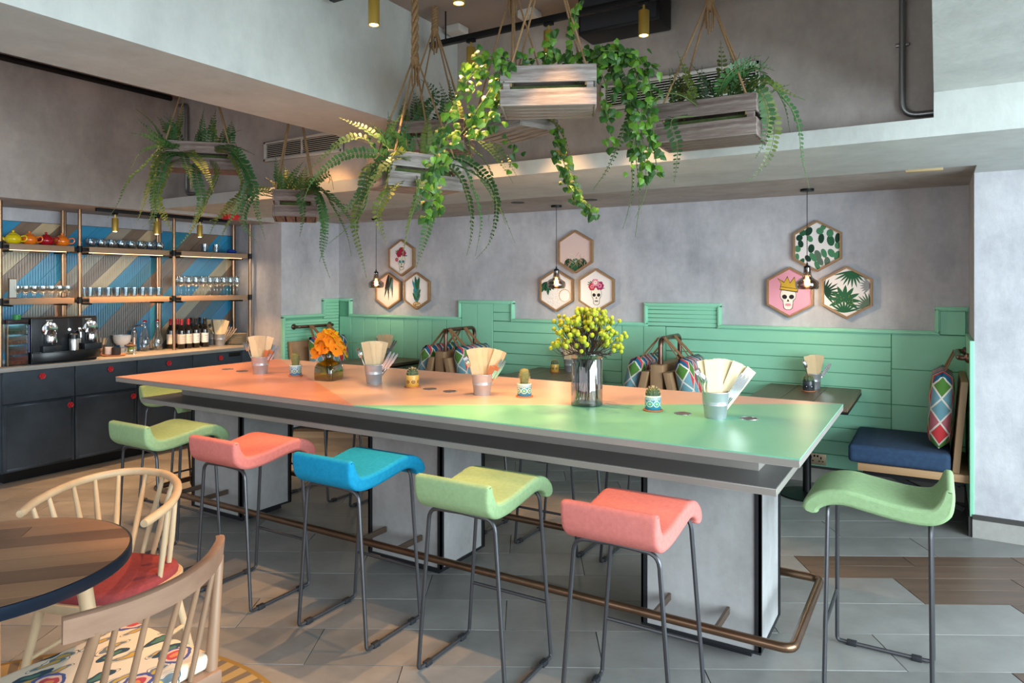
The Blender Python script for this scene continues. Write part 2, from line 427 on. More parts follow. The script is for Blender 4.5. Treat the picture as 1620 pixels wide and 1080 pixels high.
# moulding along the stepped top edge
def moulding(pts, name, plane):
    mb = MB()
    for a, b in zip(pts[:-1], pts[1:]):
        for w, d in ((0.034, 0.020), (0.018, 0.028)):
            u0, u1 = sorted((a[0], b[0])); z0, z1 = sorted((a[1], b[1]))
            if abs(u1-u0) > 1e-6: u0 -= w/2; u1 += w/2; z0 -= w/2; z1 += w/2
            else: u0 -= w/2; u1 += w/2
            if plane == 'y': mb.box(u0, u1, 6.152-d, 6.17, z0, z1)
            else: mb.box(-6.18, -6.162+d, u0, u1, z0, z1)
    return struct(mb.build(name, 'panel_green', bevel=0.003, seg=1))
moulding([(-6.14, 1.42), (-5.97, 1.42), (-5.97, 1.237), (-4.374, 1.237), (-4.374, 1.418), (-3.717, 1.418), (-3.717, 1.237), (-2.287, 1.237), (-2.287, 1.42), (-1.62, 1.42), (-1.62, 1.237), (0.0, 1.237), (0.0, 1.42), (0.18, 1.42)], 'trim_1', 'y')
moulding([(5.31, 0.14), (5.31, 1.245), (5.904, 1.245), (5.904, 1.42), (6.12, 1.42)], 'trim_2', 'x')
# skirtings
struct(MB().box(-6.18, 0.2, 6.135, 6.17, 0, 0.115).build('baseboard_back', 'plinth_concrete'))
struct(MB().box(-6.18, 0.2, 6.145, 6.17, 0.115, 0.13).build('trim_3', 'dark_strip'))
struct(MB().box(0.19, 3.7, 5.318, 5.33, 0, 0.115).build('baseboard_right', 'plinth_concrete'))
struct(MB().box(0.19, 3.7, 5.316, 5.33, 0.115, 0.145).build('trim_4', 'dark_strip'))
struct(MB().box(0.17, 0.2, 5.33, 6.17, 0, 0.13).build('baseboard_side', 'dark_strip'))

# ------------------------------------------------------------------ wall fittings
def conduit(name, pts, r, m, label, rf=0.12, clips=()):
    t = thing(name, label, 'conduit')
    MB().tube(fillet(pts, rf, 8), r, 10).build('pipe', m, t, smooth=True)
    for c in clips:
        MB().box(c[0]-0.03, c[0]+0.03, c[1]-0.004, c[1]+0.022, c[2]-0.008, c[2]+0.008).build('clip', 'galvanised', t, bevel=0.003)
conduit('conduit', [(-0.152, 4.075, 3.38), (-0.152, 4.075, 2.455), (0.0, 4.075, 2.455)], 0.016, 'galvanised', 'grey metal conduit bending into the corner of the upper back wall', 0.12, [(-0.152, 4.078, 2.82)])
conduit('conduit', [(-0.05, 4.05, 2.412), (-2.9, 4.05, 2.412)], 0.008, 'galvanised', 'thin metal conduit running along the ledge below the upper back wall')
conduit('conduit', [(-6.16, 4.07, 3.3), (-6.05, 4.07, 3.3), (-6.05, 4.07, 2.45), (-5.93, 4.07, 2.45)], 0.016, 'galvanised', 'grey metal conduit behind the leftmost hanging planter', 0.1)
conduit('black_pipe', [(-6.18, 0.5, 3.355), (-6.18, 4.0, 3.355)], 0.024, 'black_metal', 'black pipe along the top of the upper left wall')
def grille(x0, x1, z0, z1, label):
    t = thing('ventilation_grille', label, 'grille', (0, 0, 0))
    MB().box(x0, x1, 4.092, 4.1, z0, z1).build('backing', 'black_metal', t)
    fr = MB().box(x0, x1, 4.07, 4.095, z0, z0+0.022).box(x0, x1, 4.07, 4.095, z1-0.022, z1).box(x0, x0+0.022, 4.07, 4.095, z0, z1).box(x1-0.022, x1, 4.07, 4.095, z0, z1)
    fr.build('frame', 'white_grille', t, bevel=0.002)
    sl = MB().box(-(x1-x0)/2+0.02, (x1-x0)/2-0.02, -0.006, 0.006, -0.0022, 0.0022).mesh('slat', 'white_grille')
    n = 8
    for i in range(n):
        link('slat', sl, t, loc=((x0+x1)/2, 4.082, z0+0.022+(i+0.5)*(z1-z0-0.044)/n), rot=(math.radians(22), 0, 0))
    MB().box((x0+x1)/2-0.004, (x0+x1)/2+0.004, 4.072, 4.09, z0+0.01, z1-0.01).build('divider', 'white_grille', t)
grille(-4.97, -4.05, 2.66, 2.83, 'white slatted ventilation grille left of the big ceiling beam')
grille(-1.81, -0.85, 2.69, 2.855, 'white slatted ventilation grille behind the rightmost hanging planter')
bp_ = MB().box(-2.16, -2.06, 4.085, 4.1, 2.41, 2.48).build('brass_plate', 'brass', bevel=0.003)
tag(bp_, 'small brass cover plate on the ledge under the middle planters', 'plate')
# double socket
t = thing('wall_socket', 'double power socket with brushed plate low on the green wall', 'socket', (-0.84, 6.146, 0.19))
MB().box(-0.075, 0.075, -0.01, 0, -0.045, 0.045).build('face_plate', 'steel_beige' if 'steel_beige' in M else mat('steel_beige', '#c9b79a', 0.35, 0.6).name, t, bevel=0.003)
sk = MB()
for cx in (-0.037, 0.037):
    sk.box(cx-0.005, cx+0.005, -0.0115, -0.009, 0.002, 0.022).box(cx-0.02, cx-0.006, -0.0115, -0.009, -0.018, -0.01).box(cx+0.006, cx+0.02, -0.0115, -0.009, -0.018, -0.01)
sk.build('slots', 'black_metal', t)
for cx in (-0.012, 0.012): MB().box(cx-0.007, cx+0.007, -0.014, -0.009, 0.018, 0.034).build('switch', 'black_metal', t, bevel=0.001)
# recessed downlights, projector vent in the niche ceiling and an opening
for (x, y, lb) in ((-3.21, 5.4, 'black recessed downlight in the niche ceiling left of the middle pendant'), (-2.57, 5.55, 'black recessed downlight in the niche ceiling right of the middle pendant')):
    t = thing('recessed_downlight', lb, 'downlight', (x, y, 2.335))
    MB().lathe([(0.045, -0.001), (0.062, -0.004), (0.062, 0.0), (0.045, 0.0)], 24).build('ring', 'black_metal', t, smooth=True)
    MB().lathe([(0.0, -0.002), (0.045, -0.002), (0.045, 0.0)], 20).build('lens', 'dark_strip', t)
ap = MB().box(-0.17, 0.03, 4.985, 5.03, 2.296, 2.334).build('inset_plate', mat('plate_beige', '#b09a72', 0.7).name, bevel=0.003); tag(ap, 'small beige plate set in the ceiling edge near the right column', 'plate')
# ------------------------------------------------------------------ long bar table
mat('table_edge', '#8f8a84', 0.45, color2='#86827c', nscale=4)
mat('shelf_top', '#646262', 0.4, color2='#6c6a6a', nscale=5)
mat('top_salmon', '#d0937c', 0.36, color2='#c78870', nscale=3, spec=0.4)
mat('top_peach', '#cbac99', 0.36, color2='#c1a08c', nscale=3, spec=0.4)
mat('top_green', '#6db997', 0.36, color2='#77c1a1', nscale=3, spec=0.4)
mat('bronze_rail', '#7a5f4c', 0.3, 0.9, color2='#8a6d57', nscale=6)
mat('bracket_metal', '#6b5a4e', 0.45, 0.7)
mat('table_black', '#23252a', 0.4, 0.3)
TX0, TX1, TY0, TY1 = -4.668, -0.412, 2.626, 3.955
TC = Vector((-2.54, 3.29, 0))
bt = thing('bar_table', 'long bar table with salmon, peach and green top on three concrete pedestals', 'table', TC)
def loc(p): return (p[0]-TC.x, p[1]-TC.y)
x0, y0 = loc((TX0, TY0)); x1, y1 = loc((TX1, TY1))
MB().box(x0, x1, y0, y1, 0.957, 0.985).build('tabletop', 'table_edge', bt, bevel=0.002, seg=1)
ax = -2.53-TC.x
for nm, pl, lb in (('top_salmon', [(x0, y0), (ax, y0), (x0+0.03, y1), (x0, y1)], 'salmon triangle of the painted top'),
               ('top_peach', [(ax, y0), (x1-0.01, y1), (x0+0.03, y1)], 'peach triangle of the painted top'),
               ('top_green', [(ax, y0), (x1, y0), (x1, y1), (x1-0.01, y1)], 'green triangle of the painted top')):
    MB().prism(pl, 0.005, (0, 0, 0.985)).build('tabletop_panel', nm, bt, label=lb)
MB().box(x0+0.2, x1-0.21, y0+0.345, y1-0.345, 0.84, 0.957).build('spacer', 'table_edge', bt, bevel=0.002, seg=1)
sx0, sy0 = loc((-4.585, 2.747)); sx1, sy1 = loc((-0.512, 3.835))
sh = MB().box(sx0, sx1, sy0, sy1, 0.81, 0.838).build('lower_shelf', 'table_edge', bt, bevel=0.002, seg=1)
MB().box(sx0+0.003, sx1-0.003, sy0+0.003, sy1-0.003, 0.838, 0.8402).build('shelf_surface', 'shelf_top', sh)
for cx in (-0.90, -2.575, -4.24):
    cx -= TC.x; w = 0.265; d = 0.215; cy = -0.005
    p = MB().box(cx-w+0.012, cx+w-0.012, cy-d+0.012, cy+d-0.012, 0.05, 0.81).build('pedestal', 'pedestal_concrete', bt)
    # slightly proud face panels leave the dark corner strips showing
    for (a0, a1, b0, b1) in ((cx-w+0.028, cx+w-0.028, cy-d+0.006, cy-d+0.014), (cx-w+0.028, cx+w-0.028, cy+d-0.014, cy+d-0.006), (cx-w+0.006, cx-w+0.014, cy-d+0.028, cy+d-0.028), (cx+w-0.014, cx+w-0.006, cy-d+0.028, cy+d-0.028)):
        MB().box(a0, a1, b0, b1, 0.052, 0.81).build('face_panel', 'pedestal_concrete', p)
    for sx in (-1, 1):
        for sy in (-1, 1):
            q = MB(); X_, Y_ = cx+sx*w, cy+sy*d
            q.box(*sorted((X_, X_-sx*0.026)), *sorted((Y_, Y_-sy*0.01)), 0.05, 0.81); q.box(*sorted((X_, X_-sx*0.01)), *sorted((Y_, Y_-sy*0.026)), 0.05, 0.81)
            q.build('corner_strip', 'table_black', p)
    MB().box(cx-w, cx+w, cy-d, cy+d, 0.04, 0.052).build('bottom_strip', 'table_black', p)
    MB().box(cx-w+0.05, cx+w-0.05, cy-d+0.05, cy+d-0.05, 0, 0.04).build('plinth', 'table_black', p)
    for s in (-1, 1):
        for o in (-0.13, 0.13):
            yb = -0.42 if s < 0 else 0.325; ye = cy+s*d
            MB().box(cx+o-0.006, cx+o+0.006, *sorted((yb, ye)), 0.185, 0.215).build('rail_bracket', 'bracket_metal', p)
rx0, ry0 = loc((-4.62, 2.862)); rx1, ry1 = loc((-0.475, 3.62))
loop = fillet([(0, ry0, 0.2), (rx1, ry0, 0.2), (rx1, ry1, 0.2), (rx0, ry1, 0.2), (rx0, ry0, 0.2), (0, ry0, 0.2)], 0.05, 6)
MB().tube(loop, 0.019, 12).build('foot_rail', 'bronze_rail', bt, smooth=True)

# ------------------------------------------------------------------ bar stools
mat('stool_frame', '#56575c', 0.38, 0.75)
mat('stool_cap', '#202329', 0.6)
def fabric(name, c1, c2): mat(name, c1, 0.9, color2=c2, nscale=60, bump=0.25, bscale=350, spec=0.2)
fabric('fabric_green', '#8fae80', '#9ab88b'); fabric('fabric_pink', '#d07871', '#da827b'); fabric('fabric_blue', '#1187b4', '#1994c1')
def seat_mesh(m):
    prof = spline([(0, -0.240, 0.838), (0, -0.232, 0.79), (0, -0.214, 0.748), (0, -0.172, 0.724), (0, -0.08, 0.724), (0, 0.04, 0.742), (0, 0.12, 0.754), (0, 0.19, 0.742), (0, 0.234, 0.712), (0, 0.246, 0.680)], 5)
    n = len(prof); xs = [(-0.178, 0.55), (-0.176, 0.8), (-0.170, 0.96), (-0.160, 1.0), (0.160, 1.0), (0.170, 0.96), (0.176, 0.8), (0.178, 0.55)]
    nr = []
    for i in range(n):
        t = prof[min(i+1, n-1)]-prof[max(i-1, 0)]; t.normalize(); nr.append(Vector((0, -t.z, t.y)))
    mb = MB(); rings = []; vs = []
    for x, k in xs:
        ring = []; T = []; B = []
        for i in range(n):
            e = min(i, n-1-i); he = (0.015+0.017*min(1, i/9))*k*(1.0 if e > 1 else (0.88 if e == 1 else 0.55))
            sh = 0.0 if k == 1.0 else (1-k)*0.012
            c = prof[i].copy()
            if i == 0: c = c-Vector((0, 0, sh*2))
            c.x = x
            T.append(c+nr[i]*he); B.append(c-nr[i]*he)
        rings.append(T+B[::-1])
    m2 = 2*n
    for r in rings: vs += r
    fs = []
    for a in range(len(xs)-1):
        for j in range(m2): fs.append((a*m2+j, a*m2+(j+1) % m2, (a+1)*m2+(j+1) % m2, (a+1)*m2+j))
    for a, fl in ((0, True), (len(xs)-1, False)):
        for j in range(n-1):
            q = (a*m2+j, a*m2+j+1, a*m2+m2-2-j, a*m2+m2-1-j); fs.append(q if fl else q[::-1])
    mb.add(vs, fs)
    me = mb.mesh('seat', m, smooth=True, ang=60)
    bm = bmesh.new(); bm.from_mesh(me); bmesh.ops.recalc_face_normals(bm, faces=bm.faces); bm.to_mesh(me); bm.free()
    return me
SEAT = {k: seat_mesh('fabric_'+k) for k in ('green', 'pink', 'blue')}
def leg_mesh(sx, sy, ztop):
    pts = fillet([(sx*0.21, sy*0.15, 0.011), (sx*0.212, sy*0.185, 0.011), (sx*0.158, sy*0.178, ztop), (0, sy*0.178, ztop+0.006)], 0.045, 5)
    return MB().tube(pts, 0.0085, 8).mesh('leg', 'stool_frame', smooth=True)
LEGM = {(sx, sy): leg_mesh(sx, sy, 0.686 if sy < 0 else 0.712) for sx in (-1, 1) for sy in (-1, 1)}
RUN = MB().tube([(0, -0.15, 0.011), (0, 0.15, 0.011)], 0.0085, 8).mesh('runner', 'stool_frame', smooth=True)
FRST = MB().tube([(-0.193, 0.184, 0.24), (0.193, 0.184, 0.24)], 0.0075, 8).mesh('footrest', 'stool_frame', smooth=True)
CAPM = MB().box(-0.012, 0.012, -0.02, 0.02, 0, 0.022).mesh('foot_cap', 'stool_cap', bevel=0.004)
PLAT = MB().box(-0.09, 0.09, -0.185, 0.185, 0.692, 0.699).mesh('seat_plate', 'stool_frame')
def bar_stool(x, y, rz, col, label, group):
    t = thing('bar_stool', label, 'stool', (x, y, 0), rz, group)
    link('seat', SEAT[col], t)
    for m in LEGM.values(): link('leg', m, t)
    for s in (-1, 1):
        link('runner', RUN, t, loc=(s*0.21, 0, 0))
        for e in (-1, 1): link('foot_cap', CAPM, t, loc=(s*0.21, e*0.125, 0))
    link('footrest', FRST, t)
    return t
g = 'bar stools around the long table'
bar_stool(-0.965, 2.47, 0, 'pink', 'pink upholstered bar stool nearest the viewer at the right pedestal', g)
bar_stool(-1.625, 2.47, 0, 'green', 'green bar stool between the blue stool and the nearest pink stool', g)
bar_stool(-2.335, 2.47, 0, 'blue', 'bright blue upholstered bar stool at the front of the long table', g)
bar_stool(-3.07, 2.45, 0, 'pink', 'pink bar stool between the blue stool and the front left green stool', g)
bar_stool(-3.80, 2.45, 0, 'green', 'green bar stool at the left front of the long table behind the spindle chair', g)
bar_stool(-0.20, 3.24, PI/2, 'green', 'pale green bar stool standing alone at the right end of the table', g)
bar_stool(-4.90, 3.25, -PI/2, 'green', 'green bar stool at the left end of the table before the dark cabinets', g)
for x, col, lb in ((-4.03, 'pink', 'far side bar stool half hidden behind the left pedestal'), (-3.39, 'blue', 'far side bar stool seen between the left and middle pedestals'),
                   (-2.70, 'green', 'far side bar stool hidden behind the middle pedestal'), (-2.01, 'pink', 'far side bar stool just right of the middle pedestal'), (-1.44, 'green', 'far side bar stool just left of the right pedestal')):
    bar_stool(x, 3.89, PI, col, lb, g)

# ------------------------------------------------------------------ things on the bar table
ZT = 0.99
mat('bucket_zinc', '#c3c7cd', 0.38, 0.65, color2='#b5bac1', nscale=10)
mat('napkin', '#d6bd97', 0.9, color2='#ccb088', nscale=20, rand=0.3)
mat('napkin_light', '#e3d2ae', 0.9, color2='#dac7a0', nscale=20, rand=0.25)
mat('leather_tan', '#b5683d', 0.6); mat('leather_brown', '#5c4534', 0.65, color2='#6a5040', nscale=12)
mat('cutlery', '#d6d6d6', 0.15, 1.0)
BKT = [(0.001, 0.0), (0.041, 0.0), (0.042, 0.004), (0.0465, 0.05), (0.049, 0.052), (0.0475, 0.056), (0.0495, 0.060), (0.048, 0.064), (0.050, 0.068), (0.0525, 0.098), (0.0545, 0.101), (0.0535, 0.104), (0.051, 0.101), (0.0475, 0.065), (0.041, 0.008), (0.001, 0.008)]
BKT_M = MB().lathe(BKT, 28).mesh('bucket', 'bucket_zinc', smooth=True, ang=50)
def fork_mesh():
    mb = MB(); c = [(0, 0, 0), (0, 0.004, 0.06), (0, 0.0, 0.12), (0, -0.006, 0.145), (0, -0.012, 0.165)]
    mb.tube(spline(c[:4], 4), [0.004, 0.0038, 0.0036, 0.0034, 0.0032, 0.003, 0.003, 0.003, 0.003, 0.0032, 0.0034, 0.0038, 0.005], 6, flat=0.5)
    for i in range(4):
        x = (i-1.5)*0.006
        mb.tube(spline([(x*0.7, -0.006, 0.142), (x, -0.010, 0.158), (x, -0.006, 0.178), (x, 0.004, 0.194)], 3), [0.0022]*9+[0.001], 5)
    return mb.mesh('fork', 'cutlery', smooth=True)
def knife_mesh():
    mb = MB(); mb.tube([(0, 0, 0), (0, 0, 0.03), (0, 0, 0.085)], [0.006, 0.0065, 0.0055], 8, flat=0.6)
    mb.prism([(-0.007, 0), (0.008, 0), (0.009, 0.06), (0.004, 0.10), (-0.004, 0.108), (-0.007, 0.09)], 0.0016, (0, 0.0008, 0.083), (1, 0, 0), (0, 0, 1))
    return mb.mesh('knife', 'cutlery', smooth=True)
FORK = fork_mesh(); KNIFE = knife_mesh()
def napkin_mesh(m, w=0.042, hh=0.215):
    mb = MB()
    for i in range(3):
        o = i*0.0022; mb.prism([(-w/2+o, 0), (w/2-o*2, 0), (w/2-o, hh-o*4), (-w/2+o*2, hh)], 0.0012, (0, o, 0), (1, 0, 0), (0, 0, 1))
    return mb.mesh('napkin', m)
NAP = napkin_mesh('napkin'); NAPL = napkin_mesh('napkin_light', 0.042, 0.215)
SLEEVE = MB().prism([(-0.012, 0), (0.012, 0), (0.014, 0.075), (-0.014, 0.075)], 0.008, (0, 0, 0), (1, 0, 0), (0, 0, 1)).mesh('sleeve', 'leather_tan', bevel=0.002, seg=1)
def cutlery_bucket(x, y, z, label, nnap, napm, sleeve, rz=0.0, nf=3, nk=2, s=1.12, light=False):
    t = thing('cutlery_bucket', label, 'bucket', (x, y, z), rz, 'cutlery buckets')
    t.scale = (s, s, s)
    b = link('bucket', BKT_M, t)
    fan = YAW  # fans open across the width
    for i in range(nnap):
        a = -0.22+(0.095*nnap+0.10)*i/max(1, nnap-1)+random.uniform(-0.03, 0.03)
        R = Euler((random.uniform(-0.12, 0.06), a, fan-rz), 'XYZ')
        o = link('napkin', napm, t, loc=(math.cos(fan)*a*0.03+math.sin(fan)*(0.018-0.0055*i), math.sin(fan)*a*0.03-math.cos(fan)*(0.018-0.0055*i), 0.018), rot=(R.x, R.y, R.z))
    for i in range(nf):
        a = -0.30-0.055*i; link('fork', FORK, t, loc=(math.cos(fan)*-0.018, math.sin(fan)*-0.018-0.01+0.006*i, 0.012), rot=(0.1-0.06*i, a, fan+0.3*i))
    for i in range(nk):
        a = 0.52+0.07*i; link('knife', KNIFE, t, loc=(math.cos(fan)*0.012, math.sin(fan)*0.012-0.012+0.012*i, 0.012), rot=(0.05, a, fan))
    if sleeve:
        link('sleeve', SLEEVE, t, loc=(math.cos(fan)*0.035, math.sin(fan)*0.035-0.02, 0.075), rot=(0.1, 0.38, fan))
        link('sleeve', SLEEVE, t, loc=(math.cos(fan)*0.045, math.sin(fan)*0.045-0.005, 0.078), rot=(0.1, 0.48, fan))
    return t
cutlery_bucket(-3.99, 3.24, ZT, 'small zinc bucket of napkins and forks at the far left of the bar table', 4, NAP, True)
cutlery_bucket(-2.996, 3.29, ZT, 'zinc cutlery bucket right of the amber glass vase', 4, NAP, False, nk=3, nf=2)
cutlery_bucket(-2.162, 3.25, ZT, 'zinc cutlery bucket left of the tall cactus and berry vase', 6, NAP, True)
cutlery_bucket(-0.874, 3.25, ZT, 'zinc cutlery bucket with fanned cream napkins on the green table end', 8, NAPL, False, nf=5, nk=3, s=1.16)
# small potted cacti
def pot_mat(name, c_bg, c_a, c_b, c_c):
    m = bpy.data.materials.new(name); m.use_nodes = True; nt = m.node_tree; b = nt.nodes['Principled BSDF']; b.inputs['Roughness'].default_value = 0.3
    tc = nt.nodes.new('ShaderNodeTexCoord'); sp = nt.nodes.new('ShaderNodeSeparateXYZ'); nt.links.new(tc.outputs['Object'], sp.inputs[0])
    ang = math_n(nt, 'ARCTAN2', sp.outputs[1], sp.outputs[0]); u = math_n(nt, 'MULTIPLY', ang, 7/(2*PI))
    fu = math_n(nt, 'SUBTRACT', math_n(nt, 'FRACT', math_n(nt, 'ADD', u, 10.0)), 0.5)
    fv = math_n(nt, 'DIVIDE', math_n(nt, 'SUBTRACT', sp.outputs[2], 0.036), 0.030)
    d = math_n(nt, 'SQRT', math_n(nt, 'ADD', math_n(nt, 'MULTIPLY', fu, fu), math_n(nt, 'MULTIPLY', fv, fv)))
    col = ramp(nt, d, [(0.0, c_c), (0.10, c_c), (0.11, c_bg), (0.16, c_a), (0.36, c_a), (0.38, c_bg), (0.48, c_bg), (0.5, c_b)], 'CONSTANT')
    band = math_n(nt, 'GREATER_THAN', sp.outputs[2], 0.053)
    sw = math_n(nt, 'SINE', math_n(nt, 'MULTIPLY', ang, 21.0)); zz = math_n(nt, 'SINE', math_n(nt, 'MULTIPLY', sp.outputs[2], 900.0))
    chk = math_n(nt, 'GREATER_THAN', math_n(nt, 'MULTIPLY', sw, zz), 0.05)
    col = mix_rgb(nt, col, mix_rgb(nt, lin(c_b), lin(c_bg), chk), band)
    rim = math_n(nt, 'GREATER_THAN', sp.outputs[2], 0.068); col = mix_rgb(nt, col, lin(c_bg), rim)
    nt.links.new(col, b.inputs['Base Color']); M[name] = m
pot_mat('pot_teal', '#dfe6d0', '#3aa7a0', '#2b88a8', '#c9c25c'); pot_mat('pot_blue', '#cfd8cc', '#5c94a0', '#4d86b0', '#9db98a'); pot_mat('pot_yellow', '#d8b35a', '#8a5a2c', '#c79a3c', '#6a4423'); pot_mat('pot_black', '#2e3238', '#22262b', '#3b4046', '#c9cdd2')
mat('saucer_wood', '#b0714a', 0.6); mat('soil', '#3a3028', 0.95)
mat('cactus_fuzzy', '#6f7444', 0.8, color2='#8a8a55', nscale=40, bump=0.6, bscale=120); mat('cactus_dark', '#3c5238', 0.6, color2='#4c6344', nscale=20); mat('spine', '#d9b98a', 0.7)
def cactus_pot(x, y, z, pm, tall, label, s=1.0):
    t = thing('potted_cactus', label, 'cactus', (x, y, z), random.uniform(0, 3), 'small potted cacti'); t.scale = (s, s, s)
    MB().lathe([(0.0, 0), (0.046, 0), (0.048, 0.003), (0.047, 0.007), (0.0, 0.007)], 24).build('saucer', 'saucer_wood', t, smooth=True)
    MB().lathe([(0.001, 0.007), (0.036, 0.007), (0.039, 0.012), (0.0395, 0.072), (0.038, 0.075), (0.035, 0.072), (0.034, 0.06), (0.001, 0.06)], 28).build('pot', pm, t, smooth=True)
    MB().lathe([(0.0, 0.063), (0.034, 0.062)], 16).build('soil', 'soil', t)
    if tall:
        c = MB(); c.lathe([(0.018, 0.06), (0.022, 0.08), (0.026, 0.105), (0.0265, 0.125), (0.023, 0.142), (0.014, 0.151), (0.0005, 0.154)], 32, lobes=14, amp=0.06); c.build('cactus', 'cactus_fuzzy', t, smooth=True, ang=80)
        sp = MB()
        for i in range(150):
            a = random.uniform(0, 2*PI); v = random.uniform(0, 1); zz = 0.075+0.075*v; r = 0.0265*math.sqrt(max(0.05, 1-max(0, (v-0.55)/0.5)**2))
            d = Vector((math.cos(a), math.sin(a), max(0, v-0.5)*1.2)); p = Vector((r*math.cos(a), r*math.sin(a), zz)); sp.tube([p, p+d*0.007], [0.0005, 0.0002], 3)
        tag(sp.build('spines', 'spine', t), kind='stuff')
    else:
        c = MB(); c.lathe([(0.026, 0.06), (0.032, 0.072), (0.033, 0.085), (0.028, 0.1), (0.018, 0.109), (0.0005, 0.111)], 40, lobes=10, amp=0.10); c.build('cactus', 'cactus_dark', t, smooth=True, ang=80)
        sp = MB()
        for i in range(10):
            for k in range(4):
                a = 2*PI*i/10; el = 0.3+k*0.38; p = Vector((0.034*math.cos(el)*math.cos(a), 0.034*math.cos(el)*math.sin(a), 0.078+0.033*math.sin(el)))
                for q in range(3):
                    d = (p-Vector((0, 0, 0.07))).normalized()+Vector((random.uniform(-.5, .5), random.uniform(-.5, .5), random.uniform(-.1, .6))); sp.tube([p, p+d.normalized()*0.012], [0.0007, 0.0003], 3)
        tag(sp.build('spines', 'spine', t), kind='stuff')
    return t
cactus_pot(-3.674, 3.27, ZT, 'pot_blue', True, 'fuzzy cactus in a pale blue patterned pot beside the amber vase')
cactus_pot(-2.674, 3.27, ZT, 'pot_yellow', False, 'round dark cactus in a yellow and brown patterned pot')
cactus_pot(-1.926, 3.31, ZT, 'pot_teal', True, 'tall fuzzy cactus in a teal patterned pot left of the berry vase')
cactus_pot(-1.181, 3.27, ZT, 'pot_teal', False, 'round spiny cactus in a teal patterned pot right of the berry vase')
# cable lids let into the top
mat('lid_grey', '#6f6a68', 0.4, 0.5)
for (x, y, lb) in ((-4.382, 3.273, 'far left round cable lid in the salmon top'), (-4.198, 3.254, 'round cable lid beside the far left zinc bucket'), (-2.544, 3.271, 'round cable lid right of the yellow cactus pot'), (-2.384, 3.253, 'round cable lid left of the third zinc bucket'), (-1.032, 3.265, 'round cable lid between the spiny cactus and the last bucket'), (-0.734, 3.298, 'round cable lid nearest the right end of the table')):
    t = thing('cable_lid', lb, 'lid', (x, y, ZT), 0.3, 'cable lids in the table top')
    MB().lathe([(0.034, 0.0), (0.041, 0.0), (0.040, 0.0025), (0.035, 0.003), (0.034, 0.001)], 32).build('rim', 'steel', t, smooth=True)
    MB().prism([p for p in circle(0, 0, 0.034, n=32) if p[1] >= -1e-6 or True][0:17], 0.0012, (0, 0.0012, 0)).build('flap', 'lid_grey', t)
    MB().prism([(0.034*math.cos(PI+PI*i/16), 0.034*math.sin(PI+PI*i/16)) for i in range(17)], 0.0012, (0, -0.0012, 0)).build('flap', 'lid_grey', t)
# amber bottle vase with orange flowers
glass('amber_glass', '#b3b540', 0.08, 0.05); mat('amber_body', '#6d6408', 0.1)
glass('smoke_glass', '#b9c2c8', 0.08, 0.03); glass('clear_glass', '#eef4f6', 0.13, 0.05); glass('pendant_glass', '#a08c7c', 0.12, 0.04); glass('tumbler_glass', '#d8e4ea', 0.12, 0.05)
leaf_mat('petal_orange', '#f2a01e', '#e88a12', 0.6, 0.35, 0.25); leaf_mat('petal_yellow', '#f2c81e', '#eeb515', 0.6, 0.3, 0.2)
t = thing('flower_vase', 'squat amber glass bottle vase holding orange flowers', 'vase', (-3.344, 3.25, ZT), 0.15)
def sqring(w, z, n=6, r=0.3):
    out = []
    for (cx, cy, a0) in ((1, 1, 0), (-1, 1, PI/2), (-1, -1, PI), (1, -1, 1.5*PI)):
        for i in range(n): a = a0+PI/2*i/(n-1); out.append((w*(cx*(1-r)+r*math.cos(a)), w*(cy*(1-r)+r*math.sin(a)), z))
    return out
def sqlathe(mb, prof):
    vs = []; k = 24
    for w, z, r in prof: vs += sqring(w, z, 6, r)
    fs = [(i*k+j, i*k+(j+1) % k, (i+1)*k+(j+1) % k, (i+1)*k+j) for i in range(len(prof)-1) for j in range(k)]
    fs.append(tuple(range(k-1, -1, -1))); return mb.add(vs, fs)
mb = MB(); sqlathe(mb, [(0.066, 0.0, 0.35), (0.070, 0.006, 0.3), (0.071, 0.05, 0.28), (0.069, 0.088, 0.32), (0.058, 0.112, 0.5), (0.036, 0.124, 0.95), (0.029, 0.132, 1), (0.029, 0.155, 1), (0.034, 0.158, 1), (0.034, 0.164, 1)])
mb.build('bottle', 'amber_glass', t, smooth=True, ang=50)
mb = MB(); sqlathe(mb, [(0.062, 0.004, 0.35), (0.066, 0.012, 0.3), (0.066, 0.02, 0.28), (0.066, 0.024, 0.3), (0.001, 0.024, 1)]); mb.build('glass_base', 'amber_glass', t, smooth=True)
leaf_mat('fern_leaf', '#28502a', '#3f6c38', 0.5, 0.22); leaf_mat('fern_leaf_lit', '#4c6026', '#6c7a30', 0.5, 0.22)  # second, yellower copy has warm lamplight put into the leaf colour
leaf_mat('ivy_leaf', '#44791f', '#76a036', 0.45, 0.3); leaf_mat('ivy_leaf_dark', '#274f1c', '#3d6a2a', 0.45, 0.25)
mat('stem_green', '#4a5e2a', 0.7); mat('stem_brown', '#4a3426', 0.8)
fl = thing('flower_bunch', 'bunch of ruffled orange flowers in the amber vase', 'flowers', (-3.344, 3.25, ZT+0.15))
